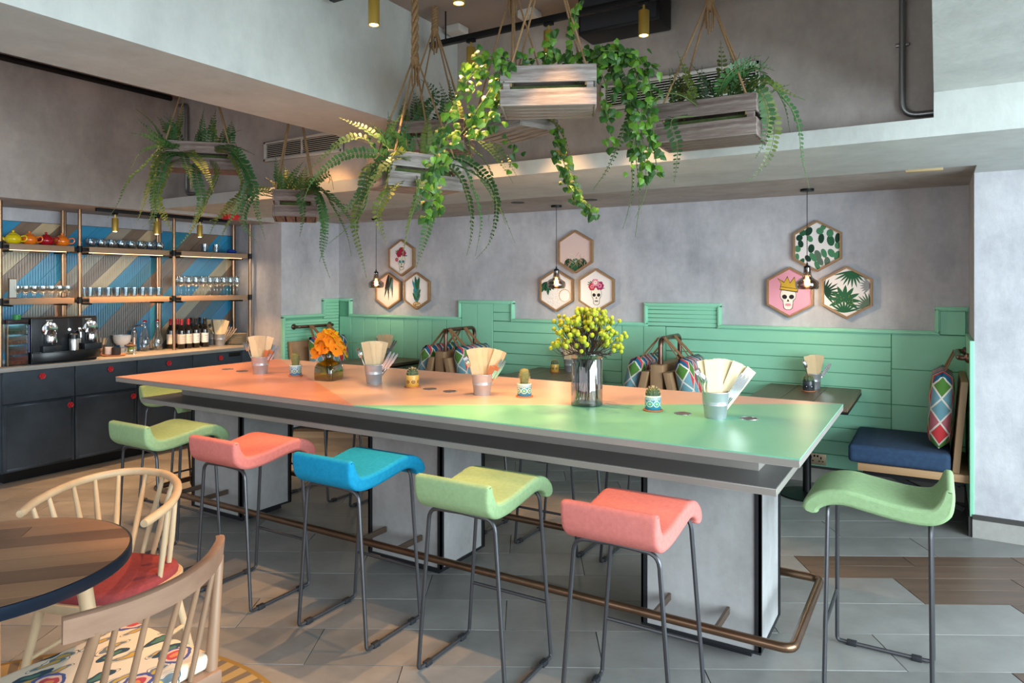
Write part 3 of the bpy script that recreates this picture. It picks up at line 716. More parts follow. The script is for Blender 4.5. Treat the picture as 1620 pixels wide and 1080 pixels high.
for i in range(18):
    a = i*2.4; rr = 0.012+0.080*math.sqrt((i+0.3)/18); zz = 0.035+0.105*(1-(rr/0.088)**2)+random.uniform(-0.01, 0.015)
    c = Vector((rr*math.cos(a), rr*math.sin(a), zz)); n = Vector((c.x*1.3, c.y*1.3, 0.06)).normalized(); q = n.to_track_quat('Z', 'Y').to_matrix(); mb = MB()
    for k in range(6):
        b = 2*PI*k/6+random.uniform(-.2, .2); L = random.uniform(0.042, 0.06); vs = []
        for u in range(4):
            for v in range(5):
                w = (v-2)/2; uu = u/3
                p = Vector((0.006+L*uu, w*L*0.5*math.sin(PI*(0.18+0.72*uu)), 0.022*uu*uu*(1.0)-0.012*uu**3+random.uniform(-.004, .004)*uu))
                vs.append(c+q @ (rotz(b) @ p))
        mb.add(vs, [(r*5+s, r*5+s+1, r*5+s+6, r*5+s+5) for r in range(3) for s in range(4)])
    mb.build('flower', 'petal_orange' if i % 4 else 'petal_yellow', fl, smooth=True, ang=80)
    MB().tube([c, Vector((c.x*0.3, c.y*0.3, 0.0)), Vector((c.x*0.15, c.y*0.15, -0.12))], 0.002, 5).build('stem', 'stem_green', fl)
MB().tube(spline([(0.01, 0, 0.0), (0.05, 0.02, 0.06), (0.11, 0.05, 0.085), (0.17, 0.08, 0.09)], 4), 0.0015, 4).build('stem', 'stem_green', fl)
# ------------------------------------------------------------------ berry vase
t = thing('glass_vase', 'tall smoky glass cylinder vase on the bar table', 'vase', (-1.524, 3.25, ZT))
MB().shell([(0.074, 0.0), (0.079, 0.004), (0.080, 0.012), (0.080, 0.235), (0.077, 0.24), (0.079, 0.246), (0.084, 0.252), (0.084, 0.262), (0.079, 0.265), (0.076, 0.262)], 36).build('wall', 'smoke_glass', t, smooth=True)
MB().lathe([(0.001, 0.0), (0.074, 0.0), (0.078, 0.006), (0.074, 0.014), (0.001, 0.012)], 36).build('foot', 'smoke_glass', t, smooth=True)
leaf_mat('berry', '#93a51c', '#b0b636', 0.5, 0.1, 0.2); mat('twig', '#3f2c2a', 0.8)
br = thing('berry_bunch', 'bunch of yellow green berries on dark twigs in the glass vase', 'flowers', (-1.524, 3.25, ZT+0.02))
for i in range(18):
    a = 2*PI*i/18+random.uniform(-.12, .12); sp_ = [0.05, 0.11, 0.165][i % 3]; hh = [0.45, 0.41, 0.34][i % 3]
    f0 = Vector((-0.055*math.cos(a+2.2), -0.055*math.sin(a+2.2), 0.01)); n0 = Vector((0.03*math.cos(a), 0.03*math.sin(a), 0.235)); e0 = Vector((sp_*0.8*math.cos(a), sp_*0.8*math.sin(a), hh-0.11))
    st = spline([f0, (f0+n0)/2+Vector((random.uniform(-.015, .015), random.uniform(-.015, .015), 0)), n0, e0], 5)
    b = MB().tube(st, 0.0026, 5).build('twig', 'twig', br, smooth=True); tw = MB(); be = MB()
    for k in range(15):
        u = random.random(); s0 = st[int(10+u*5)]
        e = Vector((sp_*math.cos(a)+random.uniform(-.055, .055), sp_*math.sin(a)+random.uniform(-.055, .055), hh+random.uniform(-.075, .02)))
        tw.tube([s0, (s0+e)/2+Vector((0, 0, -0.008)), e], 0.0011, 4); be.ball(e, random.uniform(0.0105, 0.0135), 8, 6)
    tag(tw.build('sprigs', 'twig', b), kind='stuff'); tag(be.build('berries', 'berry', b, smooth=True), kind='stuff')

# ------------------------------------------------------------------ booths in the niche
mat('cushion_navy', '#1e3450', 0.85, color2='#24405f', nscale=30, bump=0.15, bscale=200)
mat('strap', '#7a5638', 0.7, color2='#86603f', nscale=15); mat('pipe_bronze', '#6a5146', 0.3, 0.85, color2='#7c6053', nscale=8)
wood('table_dark', '#4a3d30', '#5a4a3a', '#66553f', 'y', 3, 0.4)
def harlequin(name, ax):
    m = bpy.data.materials.new(name); m.use_nodes = True; nt = m.node_tree; b = nt.nodes['Principled BSDF']; b.inputs['Roughness'].default_value = 0.9
    tc = nt.nodes.new('ShaderNodeTexCoord'); sp = nt.nodes.new('ShaderNodeSeparateXYZ'); nt.links.new(tc.outputs['UV'], sp.inputs[0])
    u = math_n(nt, 'DIVIDE', sp.outputs[0], 0.08); v = math_n(nt, 'DIVIDE', sp.outputs[1], 0.16)
    a = math_n(nt, 'ADD', math_n(nt, 'ADD', u, v), 40.0); c = math_n(nt, 'ADD', math_n(nt, 'SUBTRACT', u, v), 40.0)
    fa = math_n(nt, 'FLOOR', a); fc = math_n(nt, 'FLOOR', c)
    cv = nt.nodes.new('ShaderNodeCombineXYZ'); nt.links.new(fa, cv.inputs[0]); nt.links.new(fc, cv.inputs[1])
    half = math_n(nt, 'FLOOR', math_n(nt, 'MULTIPLY', u, 1.0)); nt.links.new(half, cv.inputs[2])
    wn = nt.nodes.new('ShaderNodeTexWhiteNoise'); wn.noise_dimensions = '3D'; nt.links.new(cv.outputs[0], wn.inputs['Vector'])
    col = ramp(nt, wn.outputs['Value'], [(0.0, '#c8383c'), (0.22, '#4f7d33'), (0.45, '#14587a'), (0.66, '#b0606a'), (0.86, '#6b97a3')], 'CONSTANT')
    def edge(x): return math_n(nt, 'LESS_THAN', math_n(nt, 'MINIMUM', math_n(nt, 'FRACT', x), math_n(nt, 'SUBTRACT', 1.0, math_n(nt, 'FRACT', x))), 0.055)
    ln = math_n(nt, 'MAXIMUM', edge(a), edge(c))
    nt.links.new(mix_rgb(nt, col, lin('#d8d0c6'), ln), b.inputs['Base Color']); M[name] = m
harlequin('harlequin', 'y')
def pillow_mesh(name, m, L, H, T, nx=14, nz=14):
    """soft slab lying in local y (length) and z (height), thickness along x; uv in metres"""
    mb = MB(); vs = []
    def pt(i, j, s):
        u = i/nx*2-1; v = j/nz*2-1; e = (1-abs(u)**6)*(1-abs(v)**6); k = max(0.0, e)**0.42
        return (s*T/2*k, u*L/2*(1-0.02*v*v), v*H/2*(1-0.02*u*u))
    for s in (1, -1):
        for j in range(nz+1):
            for i in range(nx+1): vs.append(pt(i, j, s))
    N = (nx+1)*(nz+1); fs = []
    for j in range(nz):
        for i in range(nx):
            a = j*(nx+1)+i; fs.append((a, a+1, a+nx+2, a+nx+1)); fs.append((N+a, N+a+nx+1, N+a+nx+2, N+a+1))
    mb.add(vs, fs); me = mb.mesh(name, m); uv = me.uv_layers.new(name='UVMap')
    for lp in me.loops:
        co = me.vertices[lp.vertex_index].co; uv.data[lp.index].uv = (co.y, co.z+ (0.0))
    bm = bmesh.new(); bm.from_mesh(me); bmesh.ops.remove_doubles(bm, verts=bm.verts, dist=0.0005); bmesh.ops.recalc_face_normals(bm, faces=bm.faces); bm.to_mesh(me); bm.free()
    me.polygons.foreach_set('use_smooth', [True]*len(me.polygons)); return me
PILLOW = pillow_mesh('cushion_cover', 'harlequin', 0.56, 0.52, 0.15)
def hung_cushion(x, y, z, lean, label, straps):
    t = thing('back_cushion', label, 'cushion', (x, y, z), 0, 'harlequin back cushions')
    link('cushion_cover', PILLOW, t, loc=(0, 0, 0.26), rot=(0, lean, 0))
    top = Vector((math.sin(lean)*0.27, 0, 0.26+math.cos(lean)*0.255))
    for yy in (-0.13, 0.13):
        for dy in (-0.03, 0.03):
            a = top+Vector((0, yy+dy*2.2, 0)); b = Vector((straps[0]-x+math.copysign(0.0225, x-straps[0]), yy+dy*0.3-0.02, straps[1]-z+0.004))
            MB().beam(a-Vector((0, 0, 0.03)), b, 0.032, 0.004, up=(1, 0, 0)).build('strap', 'strap', t)
    return t
def bench(x0, x1, y0, y1, label, dirx):
    t = thing('booth_bench', label, 'bench', ((x0+x1)/2, (y0+y1)/2, 0)); cx, cy = (x0+x1)/2, (y0+y1)/2
    MB().box(x0-cx, x1-cx, y0-cy, y1-cy, 0.325, 0.375).build('seat_board', 'oak_x', t, bevel=0.003)
    MB().box(x0-cx+0.03, x1-cx-0.03, y0-cy+0.04, y1-cy-0.02, 0.29, 0.325).build('support_frame', 'black_metal', t)
    wx = x1-cx if dirx < 0 else x0-cx
    for yy in (y0-cy+0.06, y1-cy-0.06):
        MB().beam((wx+dirx*0.03, yy, 0.14), (wx+dirx*0.46, yy, 0.31), 0.03, 0.03, up=(0, 1, 0)).build('strut', 'black_metal', t)
    return t
def seat_pad(x0, x1, y0, y1, z0, z1, label):
    o = MB().box(-(x1-x0)/2, (x1-x0)/2, -(y1-y0)/2, (y1-y0)/2, 0, z1-z0).build('bench_cushion', 'cushion_navy', bevel=0.035, seg=4, loc=((x0+x1)/2, (y0+y1)/2, z0), ang=60)
    return tag(o, label, 'cushion', 'navy seat pads')
def backrest(bn, cx, y0, y1, dirx, z0=0.375, z1=0.97, lean=0.13, th=0.055):
    """tilted oak board carried on a bench; dirx is the way the sitter faces"""
    L = y1-y0; mb = MB()
    mb.prism([(0, 0), (th, 0), (th-lean, z1-z0), (-lean, z1-z0)] if dirx > 0 else [(-th, 0), (0, 0), (lean, z1-z0), (lean-th, z1-z0)], L, (0, L/2, 0), (1, 0, 0), (0, 0, 1))
    return mb.build('backrest', 'oak_z', bn, bevel=0.003, loc=(cx-bn.location.x, (y0+y1)/2-bn.location.y, z0))
# right-hand bench on the side panel
bn = bench(-0.47, 0.176, 5.37, 6.12, 'oak bench with tilted backrest against the right side of the niche', -1)
seat_pad(-0.53, 0.075, 5.36, 6.10, 0.3765, 0.50, 'navy seat pad on the bench against the right side of the niche')
backrest(bn, 0.122, 5.40, 6.10, -1, lean=0.05, th=0.04)
t = thing('hanging_rail', 'bronze pipe rail with leather straps high on the right side panel', 'rail', (0.12, 5.75, 1.12))
MB().tube(fillet([(0.056, -0.27, 0), (0, -0.27, 0), (0, 0.27, 0), (0.056, 0.27, 0)], 0.05), 0.017, 10).build('pipe', 'pipe_bronze', t, smooth=True)
for yy in (-0.27, 0.27): MB().lathe([(0.0, -0.012), (0.032, -0.012), (0.032, 0), (0.018, 0.012)], 16, (0.044, yy, 0), R=Matrix.Rotation(-PI/2, 3, 'Y')).build('flange', 'pipe_bronze', t, smooth=True)
hung_cushion(0.02, 5.74, 0.505, 0.05, 'harlequin cushion strapped to the pipe rail on the right bench', (0.12, 1.13))
# back-to-back dividers
def divider(cx, nm):
    t = thing('pipe_divider', 'bronze pipe hoop rising between back to back benches ' + nm, 'rail', (cx, 5.78, 0.36))
    MB().tube(fillet([(0, -0.26, 0.596), (0, -0.26, 0.80), (0, 0.24, 0.80), (0, 0.24, 0.596)], 0.07, 6), 0.019, 12).build('hoop', 'pipe_bronze', t, smooth=True)
    for yy in (-0.26, 0.24): MB().lathe([(0.024, 0), (0.024, 0.03)], 14, (0, yy, 0.597)).build('collar', 'pipe_bronze', t, smooth=True)
    tb = thing('divider_panel', 'oak centre panel between the benches ' + nm, 'panel', (cx, 5.78, 0.375))
    MB().box(-0.05, 0.05, -0.36, 0.34, 0.0, 0.58).build('board', 'oak_z', tb, bevel=0.003)
    for s, side in ((-1, 'left'), (1, 'right')):
        x0, x1 = sorted((cx+s*0.053, cx+s*0.56))
        o = bench(x0 if s > 0 else x0, x1, 5.37, 6.12, 'oak bench with tilted backrest on the %s of the divider %s' % (side, nm), s)
        xa, xb = sorted((cx+s*0.252, cx+s*0.58)); seat_pad(xa, xb, 5.36, 6.10, 0.3765, 0.50, 'navy seat pad on the %s of the divider %s' % (side, nm))
        backrest(o, cx+s*0.19, 5.40, 6.10, s, 0.375, 0.90)
        hung_cushion(cx+s*0.235, 5.70, 0.50, -s*0.22, 'harlequin cushion hung on the %s of the divider %s' % (side, nm), (cx, 1.165))
divider(-1.93, 'behind the nearest spiny cactus')
divider(-4.10, 'behind the third zinc bucket')
# left wall bench
bn = bench(-6.156, -5.55, 5.37, 6.12, 'oak bench with tilted backrest against the short return wall behind the orange flowers', 1)
seat_pad(-5.97, -5.52, 5.36, 6.10, 0.3765, 0.50, 'navy seat pad on the bench against the short return wall')
backrest(bn, -6.03, 5.36, 6.10, 1)
t = thing('hanging_rail', 'bronze pipe rail on the short return wall behind the orange flowers', 'rail', (-6.08, 5.72, 1.13))
MB().tube(fillet([(-0.076, -0.27, 0), (0, -0.27, 0), (0, 0.27, 0), (-0.076, 0.27, 0)], 0.05), 0.017, 10).build('pipe', 'pipe_bronze', t, smooth=True)
for yy in (-0.27, 0.27): MB().lathe([(0.0, -0.012), (0.032, -0.012), (0.032, 0), (0.018, 0.012)], 16, (-0.064, yy, 0), R=Matrix.Rotation(PI/2, 3, 'Y')).build('flange', 'pipe_bronze', t, smooth=True)
hung_cushion(-5.92, 5.76, 0.505, -0.10, 'harlequin cushion strapped to the rail behind the orange flowers', (-6.08, 1.14))
# three booth tables
def booth_table(cx, nm):
    t = thing('booth_table', 'dark wooden booth table ' + nm, 'table', (cx, 5.64, 0))
    ws = [-0.34, -0.12, 0.10, 0.34]
    for a, b in zip(ws[:-1], ws[1:]): MB().box(a+0.0008, b-0.0008, -0.5, 0.49, 0.752, 0.78).build('plank', 'table_dark', t, bevel=0.0015, seg=1)
    MB().box(-0.341, 0.341, -0.5, 0.49, 0.735, 0.752).build('edge_band', 'black_metal', t)
    MB().tube([(0, 0.1, 0.03), (0, 0.1, 0.74)], 0.03, 12).build('column', 'black_metal', t, smooth=True)
    MB().lathe([(0.0, 0), (0.2, 0), (0.2, 0.01), (0.05, 0.03), (0.0, 0.03)], 28, (0, 0.1, 0)).build('base', 'black_metal', t, smooth=True)
for cx, nm in ((-0.85, 'under the right pendant'), (-3.05, 'behind the berry vase under the middle pendant'), (-5.18, 'under the left pendant behind the amber vase')): booth_table(cx, nm)
cutlery_bucket(-0.84, 6.0, 0.78, 'zinc cutlery bucket on the booth table under the right pendant', 4, NAP, False, s=1.15)
cutlery_bucket(-5.30, 6.0, 0.78, 'zinc cutlery bucket on the booth table under the left pendant', 4, NAP, False, s=1.15)
cutlery_bucket(-2.98, 5.98, 0.78, 'zinc cutlery bucket on the booth table behind the berry vase', 4, NAP, False, s=1.15)
cactus_pot(-0.85, 5.82, 0.78, 'pot_black', False, 'cactus in a dark dotted pot on the right booth table', 1.1)
cactus_pot(-3.08, 5.86, 0.78, 'pot_yellow', False, 'cactus in a yellow pot on the middle booth table', 1.0)
cactus_pot(-5.22, 5.86, 0.78, 'pot_blue', False, 'cactus in a blue pot on the left booth table', 1.0)

# ------------------------------------------------------------------ hexagonal pictures
mat('frame_wood', '#8a6a4a', 0.5, color2='#9a7852', nscale=20)
for k, c in dict(p_pink='#dc9fb5', p_white='#e6e2e2', p_blush='#ddc4bd', p_green1='#2e5f43', p_green2='#4b8460', p_green3='#5d7263', p_dgreen='#1f4032', p_black='#26262a', p_bone='#e4e0d8', p_gold='#c8a73e', p_red='#b3343e', p_rose='#d68aa0', p_magenta='#9c2a5e', p_teal='#2f8ca0', p_grey='#8a8e92', p_tan='#b08a5a', p_steel='#55707a').items(): mat(k, c, 0.85, spec=0.2)
def hexpts(r): return [(r*math.sin(PI/3*i), r*math.cos(PI/3*i)) for i in range(6)]
def picture(x, z, bgm, label, art):
    t = thing('hexagon_picture', label, 'picture', (x, 6.17, z), 0, 'hexagonal wall pictures'); R0, R1, dep = 0.21, 0.192, 0.045
    a, b = hexpts(R0), hexpts(R1)
    for i in range(6):
        j = (i+1) % 6; mb = MB(); q = [a[i], a[j], b[j], b[i]]
        mb.prism(q[::-1], dep, (0, 0, 0), (1, 0, 0), (0, 0, 1)).build('frame_side', 'frame_wood', t)
    MB().prism(hexpts(R1)[::-1], 0.028, (0, 0, 0), (1, 0, 0), (0, 0, 1)).build('print', bgm, t)
    # printed motif, a film of ink on the sheet
    shapes = art(); mats = []; mb = MB(); lay = 0
    def inhex(p):
        x_, y_ = p; s = R1*math.cos(PI/6)*0.995
        for ang in (0, PI/3, 2*PI/3):
            d = x_*math.cos(ang)+y_*math.sin(ang)
            if abs(d) > s: k = s/abs(d); x_ -= (d-math.copysign(s, d))*math.cos(ang); y_ -= (d-math.copysign(s, d))*math.sin(ang)
        return (x_, y_)
    for mn, pl in shapes:
        if mn not in mats: mats.append(mn)
        lay += 1; mb.poly([inhex(p) for p in pl], (0, -0.0283-0.00003*lay, 0), mi=mats.index(mn))
    mb.build('motif', mats, t); return t
def ell(cx, cy, rx, ry, ang=0, n=14):
    c, s = math.cos(ang), math.sin(ang)
    return [(cx+rx*math.cos(2*PI*i/n)*c-ry*math.sin(2*PI*i/n)*s, cy+rx*math.cos(2*PI*i/n)*s+ry*math.sin(2*PI*i/n)*c) for i in range(n)]
def blade(x, y, L, w, ang, bend=0.0):
    pts = []; N = 6
    for i in range(N+1):
        u = i/N; a = ang+bend*u; pts.append((x+L*u*math.cos(a), y+L*u*math.sin(a), w*math.sin(PI*min(1, u*0.92+0.08))**0.8, a))
    l = [(p[0]-p[2]*math.sin(p[3]), p[1]+p[2]*math.cos(p[3])) for p in pts]; r = [(p[0]+p[2]*math.sin(p[3]), p[1]-p[2]*math.cos(p[3])) for p in pts]
    return l+r[::-1]
def skull(cx, cy, s, eye='p_black', bone='p_bone', lips=None):
    S = [('p_black', ell(cx, cy+0.25*s, 0.72*s, 0.78*s, n=22)), (bone, ell(cx, cy+0.25*s, 0.68*s, 0.74*s, n=22)), ('p_black', [(cx-0.48*s, cy-0.2*s), (cx+0.48*s, cy-0.2*s), (cx+0.42*s, cy-0.95*s), (cx+0.2*s, cy-1.15*s), (cx-0.2*s, cy-1.15*s), (cx-0.42*s, cy-0.95*s)]),
         (bone, [(cx-0.43*s, cy-0.2*s), (cx+0.43*s, cy-0.2*s), (cx+0.36*s, cy-0.92*s), (cx+0.18*s, cy-1.1*s), (cx-0.18*s, cy-1.1*s), (cx-0.36*s, cy-0.92*s)])]
    for d in (-1, 1): S += [('p_black', ell(cx+d*0.31*s, cy+0.08*s, 0.23*s, 0.21*s, d*0.3)), ('p_grey', [(cx+d*0.62*s, cy-0.05*s), (cx+d*0.45*s, cy-0.2*s), (cx+d*0.42*s, cy-0.6*s)])]
    if eye != 'p_black':
        for d in (-1, 1): S.append((eye, ell(cx+d*0.31*s, cy+0.08*s, 0.19*s, 0.17*s, d*0.3)))
    S += [('p_black', [(cx, cy-0.1*s), (cx+0.12*s, cy-0.36*s), (cx-0.12*s, cy-0.36*s)]), ('p_black', ell(cx, cy-0.66*s, 0.28*s, 0.06*s))]
    for k in range(-2, 3): S.append(('p_black', [(cx+k*0.1*s-0.008*s, cy-0.5*s), (cx+k*0.1*s+0.008*s, cy-0.5*s), (cx+k*0.1*s+0.008*s, cy-0.82*s), (cx+k*0.1*s-0.008*s, cy-0.82*s)]))
    if lips: S.append((lips, ell(cx, cy-0.66*s, 0.27*s, 0.11*s)))
    return S
def flower(cx, cy, r, c1, c2): return [(c1, ell(cx+0.45*r*math.cos(a), cy+0.45*r*math.sin(a), 0.6*r, 0.5*r, a)) for a in [2*PI*i/6 for i in range(6)]]+[(c2, ell(cx+0.2*r*math.cos(a), cy+0.2*r*math.sin(a), 0.36*r, 0.28*r, a)) for a in [0.5+2*PI*i/5 for i in range(5)]]+[(c1, ell(cx, cy, 0.2*r, 0.2*r))]
def art_cactus():
    rnd = random.Random(3); S = []
    for x, y0 in ((-0.15, -0.02), (-0.135, 0.07), (-0.07, -0.1), (-0.045, -0.02), (-0.055, 0.06), (-0.065, 0.12), (0.0, -0.16), (0.005, -0.07), (0.03, 0.06), (0.02, 0.12), (0.05, -0.06), (0.075, -0.13), (0.105, -0.06), (0.1, 0.04), (0.095, 0.10), (0.15, -0.08), (0.15, 0.0), (0.15, 0.06), (-0.155, -0.09), (-0.12, -0.13), (-0.03, -0.09), (0.045, 0.15), (-0.11, 0.11), (-0.125, 0.02), (0.02, -0.12)):
        S.append((rnd.choice(['p_green1', 'p_green2', 'p_green3', 'p_dgreen', 'p_green2']), ell(x, y0, rnd.uniform(0.018, 0.03), rnd.uniform(0.026, 0.044), rnd.uniform(-.6, .6))))
    return S
def art_crown_skull():
    S = skull(-0.015, -0.045, 0.088, lips='p_rose')
    S += [('p_black', [(-0.082, 0.02), (0.06, -0.002), (0.068, 0.055), (0.098, 0.115), (0.045, 0.075), (0.036, 0.13), (0.0, 0.08), (-0.02, 0.135), (-0.045, 0.085), (-0.1, 0.12), (-0.07, 0.07)]),
          ('p_gold', [(-0.078, 0.026), (0.056, 0.006), (0.062, 0.055), (0.09, 0.105), (0.044, 0.068), (0.034, 0.12), (0.0, 0.072), (-0.02, 0.124), (-0.046, 0.078), (-0.092, 0.112), (-0.066, 0.066)])]
    S += [('p_black', [(-0.077, 0.045), (0.058, 0.025), (0.058, 0.029), (-0.077, 0.049)])]
    return S
def art_palms():
    S = []; rnd = random.Random(5)
    for (x, y, L, a0, a1, n, c) in ((-0.17, 0.0, 0.12, -0.9, 1.5, 9, 'p_dgreen'), (0.04, 0.17, 0.14, -2.9, -0.3, 11, 'p_green1'), (0.17, -0.12, 0.13, 1.5, 3.6, 11, 'p_green3'), (-0.02, -0.16, 0.12, 0.3, 2.9, 9, 'p_green1'), (0.17, 0.05, 0.09, 2.2, 4.0, 7, 'p_grey')):
        for i in range(n): S.append((c, blade(x, y, L*rnd.uniform(0.85, 1.1), 0.008, a0+(a1-a0)*i/(n-1))))
    for i in range(9): S.append(('p_green1', blade(-0.02, -0.06, 0.12, 0.016, -0.6+i*0.52)))
    for i in range(26): S.append(('p_gold', ell(rnd.uniform(-.09, .05), rnd.uniform(-.1, -.02), 0.0025, 0.0025, n=5)))
    return S
def art_barrel():
    S = []; rnd = random.Random(2)
    for x in (-0.07, 0.0, 0.07): S.append(('p_dgreen' if x else 'p_green1', ell(x, -0.13, 0.055, 0.065)))
    S.append(('p_green1', ell(0, -0.15, 0.03, 0.07)))
    for i in range(46):
        x = rnd.uniform(-.1, .1); y = -0.1+rnd.uniform(-.05, .05)-abs(x)*0.35; S.append(('p_tan' if i % 3 else 'p_bone', blade(x, y, rnd.uniform(.04, .085), 0.0016, PI/2+rnd.uniform(-1.1, 1.1))))
    return S
def art_monstera():
    rnd = random.Random(8); S = []
    for i in range(9): S.append(('p_green1' if i % 2 else 'p_dgreen', blade(-0.10, 0.08, rnd.uniform(0.09, 0.15), 0.02, -2.6+i*0.36)))
    for i in range(150):
        x, y = rnd.uniform(-.12, .14), rnd.uniform(-.17, .06)
        if y < 0.02-x*0.2: S.append(('p_black', ell(x, y, 0.0022, 0.0022, n=5)))
    S.append(('p_tan', ell(0.09, -0.05, 0.062, 0.062, n=22))); S.append(('p_white', ell(0.092, -0.052, 0.057, 0.057, n=22)))
    return S
def art_flower_skull(eye, f):
    def g():
        S = skull(0.0, -0.05, 0.078, eye)
        rnd = random.Random(4)
        for i in range(14): S.append((rnd.choice(['p_green1', 'p_steel', 'p_grey']), blade(rnd.uniform(-.04, .04), 0.03+rnd.uniform(-.01, .02), rnd.uniform(.05, .085), 0.008, rnd.uniform(-.3, 3.4))))
        for (x, y, r, a, b) in f: S += flower(x, y, r, a, b)
        return S
    return g
def art_pineapple():
    rnd = random.Random(6); S = [('p_tan', ell(0, -0.15, 0.055, 0.035))]
    for i in range(24): S.append(('p_bone' if i % 2 else 'p_gold', ell(rnd.uniform(-.05, .05), -0.15+rnd.uniform(-.025, .025), 0.006, 0.006, n=6)))
    for i in range(34):
        y = -0.12+0.15*(i/34); a = PI/2+(1 if i % 2 else -1)*rnd.uniform(0.05, 1.15)*(1-i/50); S.append((rnd.choice(['p_green1', 'p_teal', 'p_steel', 'p_green2', 'p_green1']), blade(0, y, rnd.uniform(.10, .14)*(0.7+i/60), 0.014, a, (a-PI/2)*-0.25)))
    return S
def art_agave():
    rnd = random.Random(9); S = []
    for i in range(13): S.append((rnd.choice(['p_steel', 'p_dgreen', 'p_green3', 'p_black']), blade(0.02+rnd.uniform(-.03, .05), 0.185, rnd.uniform(.16, .31), 0.011, -PI/2-0.12+rnd.uniform(-.22, .14))))
    return S
picture(-0.832, 1.914, 'p_white', 'hexagonal picture of green cactus pads, top of the right trio', art_cactus)
picture(-1.040, 1.538, 'p_pink', 'pink hexagonal picture of a skull wearing a gold crown', art_crown_skull)
picture(-0.614, 1.540, 'p_white', 'hexagonal picture of palm and monstera leaves, lower right of the right trio', art_palms)
picture(-3.001, 1.921, 'p_blush', 'hexagonal picture of a barrel cactus on a blush sky', art_barrel)
picture(-3.208, 1.546, 'p_white', 'hexagonal picture of a monstera leaf over black speckles', art_monstera)
picture(-2.780, 1.546, 'p_white', 'hexagonal picture of a skull with pink and red peonies', art_flower_skull('p_black', [(-0.045, 0.035, 0.036, 'p_red', 'p_rose'), (0.035, 0.045, 0.042, 'p_magenta', 'p_rose'), (-0.01, 0.075, 0.036, 'p_rose', 'p_bone')]))
picture(-5.179, 1.905, 'p_white', 'hexagonal picture of a blue eyed skull with dark red roses', art_flower_skull('p_teal', [(-0.035, 0.045, 0.04, 'p_red', 'p_magenta'), (0.03, 0.05, 0.036, 'p_magenta', 'p_red'), (0.0, 0.085, 0.036, 'p_red', 'p_magenta'), (-0.07, -0.02, 0.022, 'p_red', 'p_rose')]))
picture(-5.375, 1.531, 'p_blush', 'hexagonal picture of drooping blue green leaves beside the left pendant', art_agave)
picture(-4.961, 1.531, 'p_white', 'hexagonal picture of a pineapple crown of leaves', art_pineapple)

# ------------------------------------------------------------------ pendant lamps
emis('filament', '#ffc27a', 30.0); mat('socket_steel', '#9a9a98', 0.25, 0.9)
for (x, y, nm) in ((-0.856, 5.79, 'over the right booth table'), (-3.02, 5.78, 'over the middle booth table'), (-5.34, 5.9, 'over the left booth table')):
    zb = 1.565; t = thing('pendant_lamp', 'smoked glass pendant lamp with glowing bulb ' + nm, 'lamp', (x, y, zb), 0, 'pendant lamps')
    MB().lathe([(0.0, 0.752), (0.05, 0.752), (0.05, 0.77), (0.0, 0.77)], 24).build('canopy', 'black_metal', t, smooth=True)
    MB().tube([(0, 0, 0.20), (0, 0, 0.755)], 0.003, 6).build('cord', 'black_metal', t)
    MB().lathe([(0.0, 0.205), (0.006, 0.203), (0.008, 0.185), (0.02, 0.18), (0.024, 0.172), (0.024, 0.155), (0.0, 0.155)], 20).build('cap', 'black_metal', t, smooth=True)
    MB().lathe([(0.016, 0.155), (0.016, 0.105), (0.0, 0.1)], 16).build('socket', 'socket_steel', t, smooth=True)
    MB().shell([(0.026, 0.165), (0.027, 0.14), (0.030, 0.115), (0.038, 0.092), (0.062, 0.074), (0.080, 0.062), (0.086, 0.048), (0.085, 0.02), (0.078, 0.004), (0.070, 0.0)], 28).build('lamp_shade', 'pendant_glass', t, smooth=True)
    MB().lathe([(0.0, 0.022), (0.014, 0.028), (0.021, 0.045), (0.021, 0.058), (0.013, 0.085), (0.012, 0.1)], 16).build('bulb', 'filament', t, smooth=True)
    d = bpy.data.lights.new('pendant_light', 'POINT'); d.energy = 5; d.color = (1.0, 0.72, 0.42); d.shadow_soft_size = 0.03
    o = bpy.data.objects.new('pendant_light', d); COL.objects.link(o); o.parent = t; o.location = (0, 0, -0.01)
# ------------------------------------------------------------------ coffee counter along the left wall
def yl(px, X_):
    u = (px-810)/FPX; return X_*(_fw.y+_rt.y*u)/(_fw.x+_rt.x*u)
mat('steel_dark', '#2a333d', 0.45, 0.25, color2='#46525e', nscale=2.5, bump=0.05, contrast=(0.35, 0.75))
mat('counter_stone', '#8c8a86', 0.4, color2='#97948f', nscale=6)
mat('copper_pipe', '#94745a', 0.32, 0.9, color2='#a5836a', nscale=6)
wood('shelf_oak', '#8a6f57', '#9c7f64', '#ab8d70', 'y', 3, rand=0.1)
ct = MB().box(-6.99, -6.305, 2.6, 5.3, 0.905, 0.94).build('countertop', 'counter_stone', bevel=0.003)
tag(ct, 'long stone countertop of the coffee bar along the left wall', 'countertop')
def valve_knob(parent, x, y, z):
    k = link('knob', KNOB, parent, loc=(x, y, z)); return k
mb = MB(); ring = [(0.020*(1+0.10*math.cos(6*a))*math.cos(a), 0.020*(1+0.10*math.cos(6*a))*math.sin(a)) for a in [2*PI*i/36 for i in range(36)]]
mb.tube([(0.018, p[0], p[1]) for p in ring], 0.0045, 6, closed=True)
for i in range(6): a = 2*PI*i/6; mb.beam((0.018, 0, 0), (0.018, 0.018*math.cos(a), 0.018*math.sin(a)), 0.005, 0.006, up=(1, 0, 0))
mb.tube([(0, 0, 0), (0.022, 0, 0)], 0.007, 10); KNOB = mb.mesh('knob', 'red_plastic', smooth=True)
units = [2.675, 3.225, 3.775, 4.345, 4.92, 5.3]
